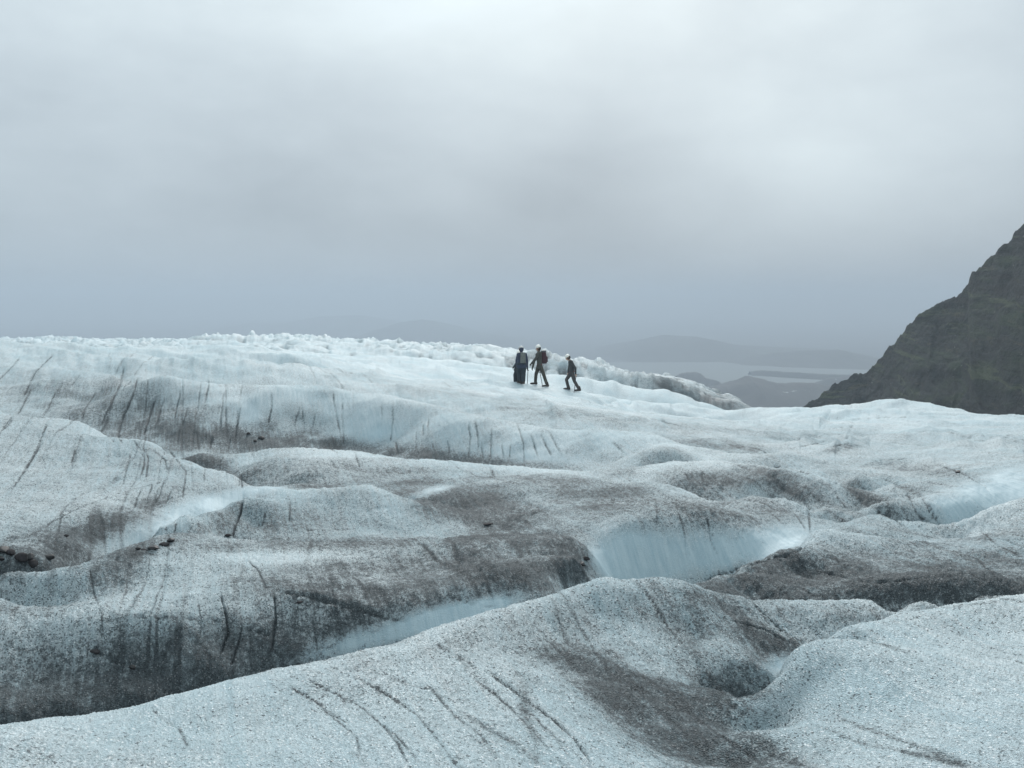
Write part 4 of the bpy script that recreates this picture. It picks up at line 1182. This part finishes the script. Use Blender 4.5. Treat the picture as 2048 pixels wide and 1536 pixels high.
    capsule_part('harness_belt', [(hb + sd_ * 0.14 + fw * 0.10, 0.022, hb - sd_ * 0.14 + fw * 0.10, 0.022), (hb - sd_ * 0.14 + fw * 0.10, 0.022, hb - sd_ * 0.14 - fw * 0.10, 0.022),
                                  (hb - sd_ * 0.14 - fw * 0.10, 0.022, hb + sd_ * 0.14 - fw * 0.10, 0.022), (hb + sd_ * 0.14 - fw * 0.10, 0.022, hb + sd_ * 0.14 + fw * 0.10, 0.022)], cols.get('belt', RED), root)
    return root


def pole(label, top, tip, head_dir=None, grip=True):
    """ice axe or walking stick, placed in world space"""
    top, tip = Vector(top), Vector(tip)
    root = bpy.data.objects.new('ice_axe', None)
    col.objects.link(root)
    root.location = tip
    tag(root, label, 'ice axe', 'ice axes of the hikers')
    t = top - tip
    capsule_part('shaft', [((0, 0, 0), 0.008, t * 0.1, 0.014), (t * 0.1, 0.014, t, 0.015)], METAL, root)
    h = Vector(head_dir or (1, 0, 0)).normalized()
    bm = bmesh.new()
    bm_cap(bm, t - h * 0.10, 0.016, t, 0.020, seg=8)
    bm_cap(bm, t, 0.020, t + h * 0.12 - Vector((0, 0, 0.02)), 0.010, seg=8)
    link_mesh('head', bm_to_mesh(bm, 'axe_head'), METAL, root)
    return root


def spot(px, py, r):
    p = P(px, py, r)
    return Vector((p[0], p[1], ground_z(p[0], p[1])))


def hiker_base(px, py):
    w = surf(px, py, 30)
    return Vector((w[0], w[1], ground_z(w[0], w[1])))


DR = 41.0
navy = plain_mat('navy_jacket_material', (0.018, 0.028, 0.055), 0.8, 0.3, 9)
teal = plain_mat('dark_teal_trousers_material', (0.016, 0.026, 0.034), 0.85, 0.3, 9)
olive = plain_mat('olive_jacket_material', (0.050, 0.050, 0.042), 0.85, 0.3, 9)
brown = plain_mat('olive_brown_trousers_material', (0.050, 0.048, 0.038), 0.9, 0.3, 9)
black = plain_mat('black_jacket_material', (0.030, 0.032, 0.034), 0.85, 0.35, 9)
greyb = plain_mat('grey_brown_trousers_material', (0.055, 0.050, 0.048), 0.9, 0.3, 9)
glove = plain_mat('dark_glove_material', (0.03, 0.028, 0.03), 0.8)
greyp = plain_mat('grey_pack_material', (0.13, 0.14, 0.13), 0.9, 0.2, 20)
redp = plain_mat('red_pack_material', (0.040, 0.012, 0.017), 0.85, 0.3, 15)

# right hiker, striding to the left with bent head
bR = hiker_base(1146, 782)
zR = [ground_z(bR.x + dx, bR.y) - bR.z for dx in (-0.25, 0.22)]
JR = dict(head=(-0.245, 0.02, 1.555), neck=(-0.15, 0.01, 1.42), sh_l=(-0.10, -0.17, 1.37), sh_r=(-0.12, 0.18, 1.37), hip_l=(-0.06, -0.10, 0.86), hip_r=(-0.08, 0.10, 0.86),
          elb_l=(0.08, -0.22, 1.08), hand_l=(0.10, -0.21, 0.83), elb_r=(-0.17, 0.23, 1.08), hand_r=(-0.22, 0.20, 0.85),
          kne_r=(-0.30, 0.11, 0.53), ank_r=(-0.21, 0.11, 0.11 + zR[0]), toe_r=(-0.40, 0.10, 0.02 + zR[0]), kne_l=(0.06, -0.10, 0.47), ank_l=(0.27, -0.10, 0.12 + zR[1]), toe_l=(0.10, -0.11, 0.02 + zR[1]), fwd=(-1, 0.05, -0.25))
pR = make_person('hiker in black top and grey-brown trousers with pale helmet, farthest right, no backpack', bR, 0.0, JR, dict(jacket=black, trousers=greyb, glove=SKIN))
tpR = Vector((bR.x + 0.13, bR.y - 0.20, bR.z + 0.78))
pole('dark ice axe held low by the rightmost hiker', tpR, Vector((bR.x + 0.03, bR.y - 0.22, ground_z(bR.x + 0.03, bR.y - 0.22))), (0.8, 0, 0.2))

# middle hiker with the dark red pack
bM = hiker_base(1082, 771.5)
zM = [ground_z(bM.x + dx, bM.y) - bM.z for dx in (-0.28, 0.22)]
JM = dict(head=(-0.13, 0.02, 1.66), neck=(-0.10, 0.01, 1.52), sh_l=(-0.08, -0.18, 1.46), sh_r=(-0.08, 0.18, 1.46), hip_l=(-0.05, -0.10, 0.90), hip_r=(-0.09, 0.10, 0.90),
          elb_l=(-0.30, -0.24, 1.14), hand_l=(-0.38, -0.22, 0.84), elb_r=(-0.24, 0.24, 1.18), hand_r=(-0.42, 0.20, 0.98),
          kne_r=(-0.22, 0.10, 0.50), ank_r=(-0.25, 0.10, 0.12 + zM[0]), toe_r=(-0.42, 0.10, 0.03 + zM[0]), kne_l=(0.12, -0.10, 0.49), ank_l=(0.26, -0.10, 0.12 + zM[1]), toe_l=(0.09, -0.11, 0.02 + zM[1]), fwd=(-1, 0.1, -0.1))
pM = make_person('hiker in dark olive clothes with white helmet, in the middle, carrying the red pack', bM, 0.0, JM, dict(jacket=olive, trousers=brown, glove=glove))


def backpack(label, base, yaw, size, mat, tilt):
    root = bpy.data.objects.new('backpack', None)
    col.objects.link(root)
    root.location = base
    root.rotation_euler = (0, tilt, yaw)
    tag(root, label, 'backpack', 'backpacks worn by the hikers')
    w, d, h = size
    rounded_box('pack_body', Vector((d / 2, 0, h / 2)), (d, w, h), mat, root, taper=0.86)
    rounded_box('top_lid', Vector((d / 2, 0, h * 1.02)), (d * 0.9, w * 0.8, h * 0.16), METAL if mat is redp else mat, root)
    rounded_box('front_pocket', Vector((d * 1.02, 0, h * 0.36)), (d * 0.3, w * 0.7, h * 0.46), mat, root)
    for sg in (-1, 1):
        y = sg * w * 0.32
        capsule_part('shoulder_strap', [((0.02, y, h * 0.9), 0.022, (-0.10, y, h * 0.98), 0.022), ((-0.10, y, h * 0.98), 0.022, (-0.235, y, h * 0.80), 0.022), ((-0.235, y, h * 0.80), 0.022, (-0.22, y, h * 0.45), 0.016), ((-0.22, y, h * 0.45), 0.016, (0.02, y * 1.2, h * 0.12), 0.014)],
                     METAL, root)
    return root


backpack('dark red and black backpack on the middle hiker', Vector((bM.x + 0.025, bM.y, bM.z + 0.98)), 0.0, (0.32, 0.24, 0.54), redp, -0.06)
pole('ice axe planted beside the rear leg of the middle hiker', (bM.x - 0.06, bM.y - 0.30, bM.z + 0.62), (bM.x + 0.07, bM.y - 0.24, ground_z(bM.x + 0.07, bM.y - 0.24)), (-1, 0, 0.3))

# left hiker seen from behind
bL = hiker_base(1044, 768)
zL = [ground_z(bL.x + dx, bL.y) - bL.z for dx in (-0.17, 0.10)]
JL = dict(head=(-0.035, 0.15, 1.49), neck=(-0.02, 0.09, 1.38), sh_l=(-0.165, 0.05, 1.29), sh_r=(0.145, 0.03, 1.30), hip_l=(-0.11, -0.02, 0.86), hip_r=(0.07, -0.03, 0.86),
          elb_l=(-0.235, 0.06, 1.02), hand_l=(-0.25, 0.20, 0.84), elb_r=(0.215, 0.02, 1.02), hand_r=(0.235, 0.08, 0.74),
          kne_l=(-0.13, 0.10, 0.50), ank_l=(-0.11, 0.04, 0.13 + zL[0]), toe_l=(-0.19, 0.20, 0.03 + zL[0]), kne_r=(0.06, 0.03, 0.48), ank_r=(0.05, -0.10, 0.12 + zL[1]), toe_r=(-0.06, 0.06, 0.02 + zL[1]), fwd=(-0.35, 1, -0.35))
pL = make_person('hiker in navy jacket and baggy dark trousers, leftmost, seen from behind', bL, 0.0, JL, dict(jacket=navy, trousers=teal, glove=glove, helmet=plain_mat('grey_helmet_material', (0.45, 0.46, 0.45), 0.5)), coat=True, hood=True)
backpack('small grey backpack on the leftmost hiker', Vector((bL.x + 0.05, bL.y - 0.10, bL.z + 0.93)), -math.pi / 2 - 0.1, (0.24, 0.15, 0.42), greyp, 0.0)
pole('walking ice axe upright at the right hand of the leftmost hiker', (bL.x + 0.26, bL.y + 0.06, bL.z + 0.60), (bL.x + 0.235, bL.y + 0.04, ground_z(bL.x + 0.235, bL.y + 0.04)), (-0.3, 1, 0))

# fourth hiker, almost hidden behind the leftmost one
bH = Vector((bL.x - 0.10, bL.y + 1.0, ground_z(bL.x - 0.10, bL.y + 1.0)))
zH = [ground_z(bH.x + dx, bH.y) - bH.z for dx in (-0.20, 0.12)]
JH = dict(head=(-0.02, 0.02, 1.42), neck=(-0.0, 0.01, 1.31), sh_l=(0.02, -0.16, 1.26), sh_r=(0.02, 0.17, 1.26), hip_l=(0.0, -0.10, 0.84), hip_r=(-0.02, 0.10, 0.84),
          elb_l=(-0.10, -0.21, 1.00), hand_l=(-0.20, -0.20, 0.80), elb_r=(-0.12, 0.22, 1.02), hand_r=(-0.24, 0.19, 0.86),
          kne_r=(-0.18, 0.10, 0.48), ank_r=(-0.17, 0.10, 0.12 + zH[0]), toe_r=(-0.34, 0.10, 0.02 + zH[0]), kne_l=(0.03, -0.10, 0.46), ank_l=(0.13, -0.10, 0.12 + zH[1]), toe_l=(-0.03, -0.11, 0.02 + zH[1]), fwd=(-1, 0.1, -0.2))
make_person('hiker in dark teal, mostly hidden behind the leftmost hiker', bH, 0.0, JH, dict(jacket=teal, trousers=teal, glove=glove), coat=True, hood=True)

# ------------------------------------------------------------------ loose stones on the ice
STONE = [plain_mat('dark_basalt_material', (0.020, 0.019, 0.021), 0.9, 0.5, 60), plain_mat('wet_basalt_material', (0.012, 0.013, 0.014), 0.6, 0.5, 60)]


def stone(px, py, w, h, label, seed):
    s_ = surf(px, py)
    if s_ is None:
        return
    r = math.hypot(s_[0], s_[1])
    m_px = r / F * 1.03
    bm = bmesh.new()
    bmesh.ops.create_icosphere(bm, subdivisions=3, radius=1.0)
    rs = np.random.RandomState(seed)
    planes = [(Vector(rs.randn(3)).normalized(), rs.uniform(0.55, 0.9)) for _ in range(9)]
    for v in bm.verts:                       # chipped by a few flat faces
        for n_, d_ in planes:
            e = v.co.dot(n_) - d_
            if e > 0:
                v.co -= n_ * e * 0.9
        v.co *= 1 + 0.06 * rs.randn() * 0.5
    bmesh.ops.transform(bm, matrix=Matrix.Rotation(rs.uniform(0, 6), 4, 'Z') @ Matrix.Diagonal((1, rs.uniform(0.7, 1.0), 1, 1)), verts=bm.verts)
    hw, hh = w * m_px * 0.62, max(h * m_px * 0.75, 0.012)
    bmesh.ops.transform(bm, matrix=Matrix.Diagonal((hw, hw * 0.85, hh, 1)), verts=bm.verts)
    ob = link_mesh('stone', bm_to_mesh(bm, 'stone'), STONE[seed % 2])
    ob.location = (s_[0], s_[1], ground_z(s_[0], s_[1]) + hh * 0.35)
    tag(ob, label, 'stone', 'dark stones lying on the ice')


for k, it in enumerate([
        (5, 1104, 22, 9, 'dark stone at the left picture edge, upper of the pile'), (21, 1108, 17, 9, 'brownish dark stone lying just right of the edge pile'), (2, 1121, 12, 7, 'small dark stone at the left picture edge below the pile'),
        (44, 1121, 22, 12, 'largest angular black stone, left half of the tight cluster'), (60, 1118, 14, 9, 'black stone at the upper right of the tight cluster'), (66, 1130, 17, 10, 'black stone at the bottom of the tight cluster'),
        (99, 1120, 15, 9, 'single squarish dark stone right of the tight cluster'), (131, 1075, 10, 5, 'small dark stone on the dirty slope above the blue ice'),
        (341, 1083, 13, 6, 'flat dark stone, highest of the row on the knoll edge'), (329, 1090, 16, 6, 'long flat dark stone, second down the knoll edge row'), (307, 1097, 17, 6, 'flat dark stone, third down the knoll edge row'),
        (289, 1099, 11, 4, 'thin dark stone, fourth down the knoll edge row'), (276, 1098, 8, 4, 'tiny dark stone, lowest of the knoll edge row'), (456, 1073, 12, 4, 'flat dark stone below the long crack in the knoll'),
        (523, 877, 14, 5, 'dark stone in the trough below the white ridge'), (497, 868, 7, 3, 'tiny dark stone left of the trough stone'), (510, 883, 8, 3, 'tiny dark stone below the trough stone'),
        (976, 1049, 20, 3, 'long black slab in the dark hollow at the centre'), (1917, 944, 11, 4, 'small black stone by the blue crevasse at right'), (1172, 1119, 14, 6, 'upper black stone at the head of the pale blue wall'), (1164, 1130, 16, 6, 'lower black stone at the head of the pale blue wall'),
        (190, 1300, 18, 8, 'black stone on the dark wall at left'), (265, 1340, 12, 7, 'small black stone low on the dark wall'), (600, 1206, 12, 4, 'small flat stone under the diagonal ledge')]):
    stone(*it, seed=k + 11)

# ------------------------------------------------------------------ haze
def box_mesh(name, lo, hi):
    me = bpy.data.meshes.new(name)
    v = [(x, y, z) for x in (lo[0], hi[0]) for y in (lo[1], hi[1]) for z in (lo[2], hi[2])]
    f = [(0, 1, 3, 2), (4, 6, 7, 5), (0, 4, 5, 1), (2, 3, 7, 6), (0, 2, 6, 4), (1, 5, 7, 3)]
    me.from_pydata(v, [], f)
    me.update()
    ob = bpy.data.objects.new(name, me)
    col.objects.link(ob)
    return ob


haze = box_mesh('haze', (-9600, -700, -160), (9600, 12000, max(TOP, 30)))
haze['kind'] = 'stuff'
hm = bpy.data.materials.new('haze_material')
hm.use_nodes = True
g = N(hm.node_tree)
g.n.clear()
ho = g.new('ShaderNodeOutputMaterial')
hv = g.new('ShaderNodeVolumePrincipled')
hv.inputs['Color'].default_value = (0.53, 0.60, 0.675, 1)
hv.inputs['Density'].default_value = 0.00085
hv.inputs['Anisotropy'].default_value = 0.1
g.l.new(hv.outputs[0], ho.inputs['Volume'])
haze.data.materials.append(hm)
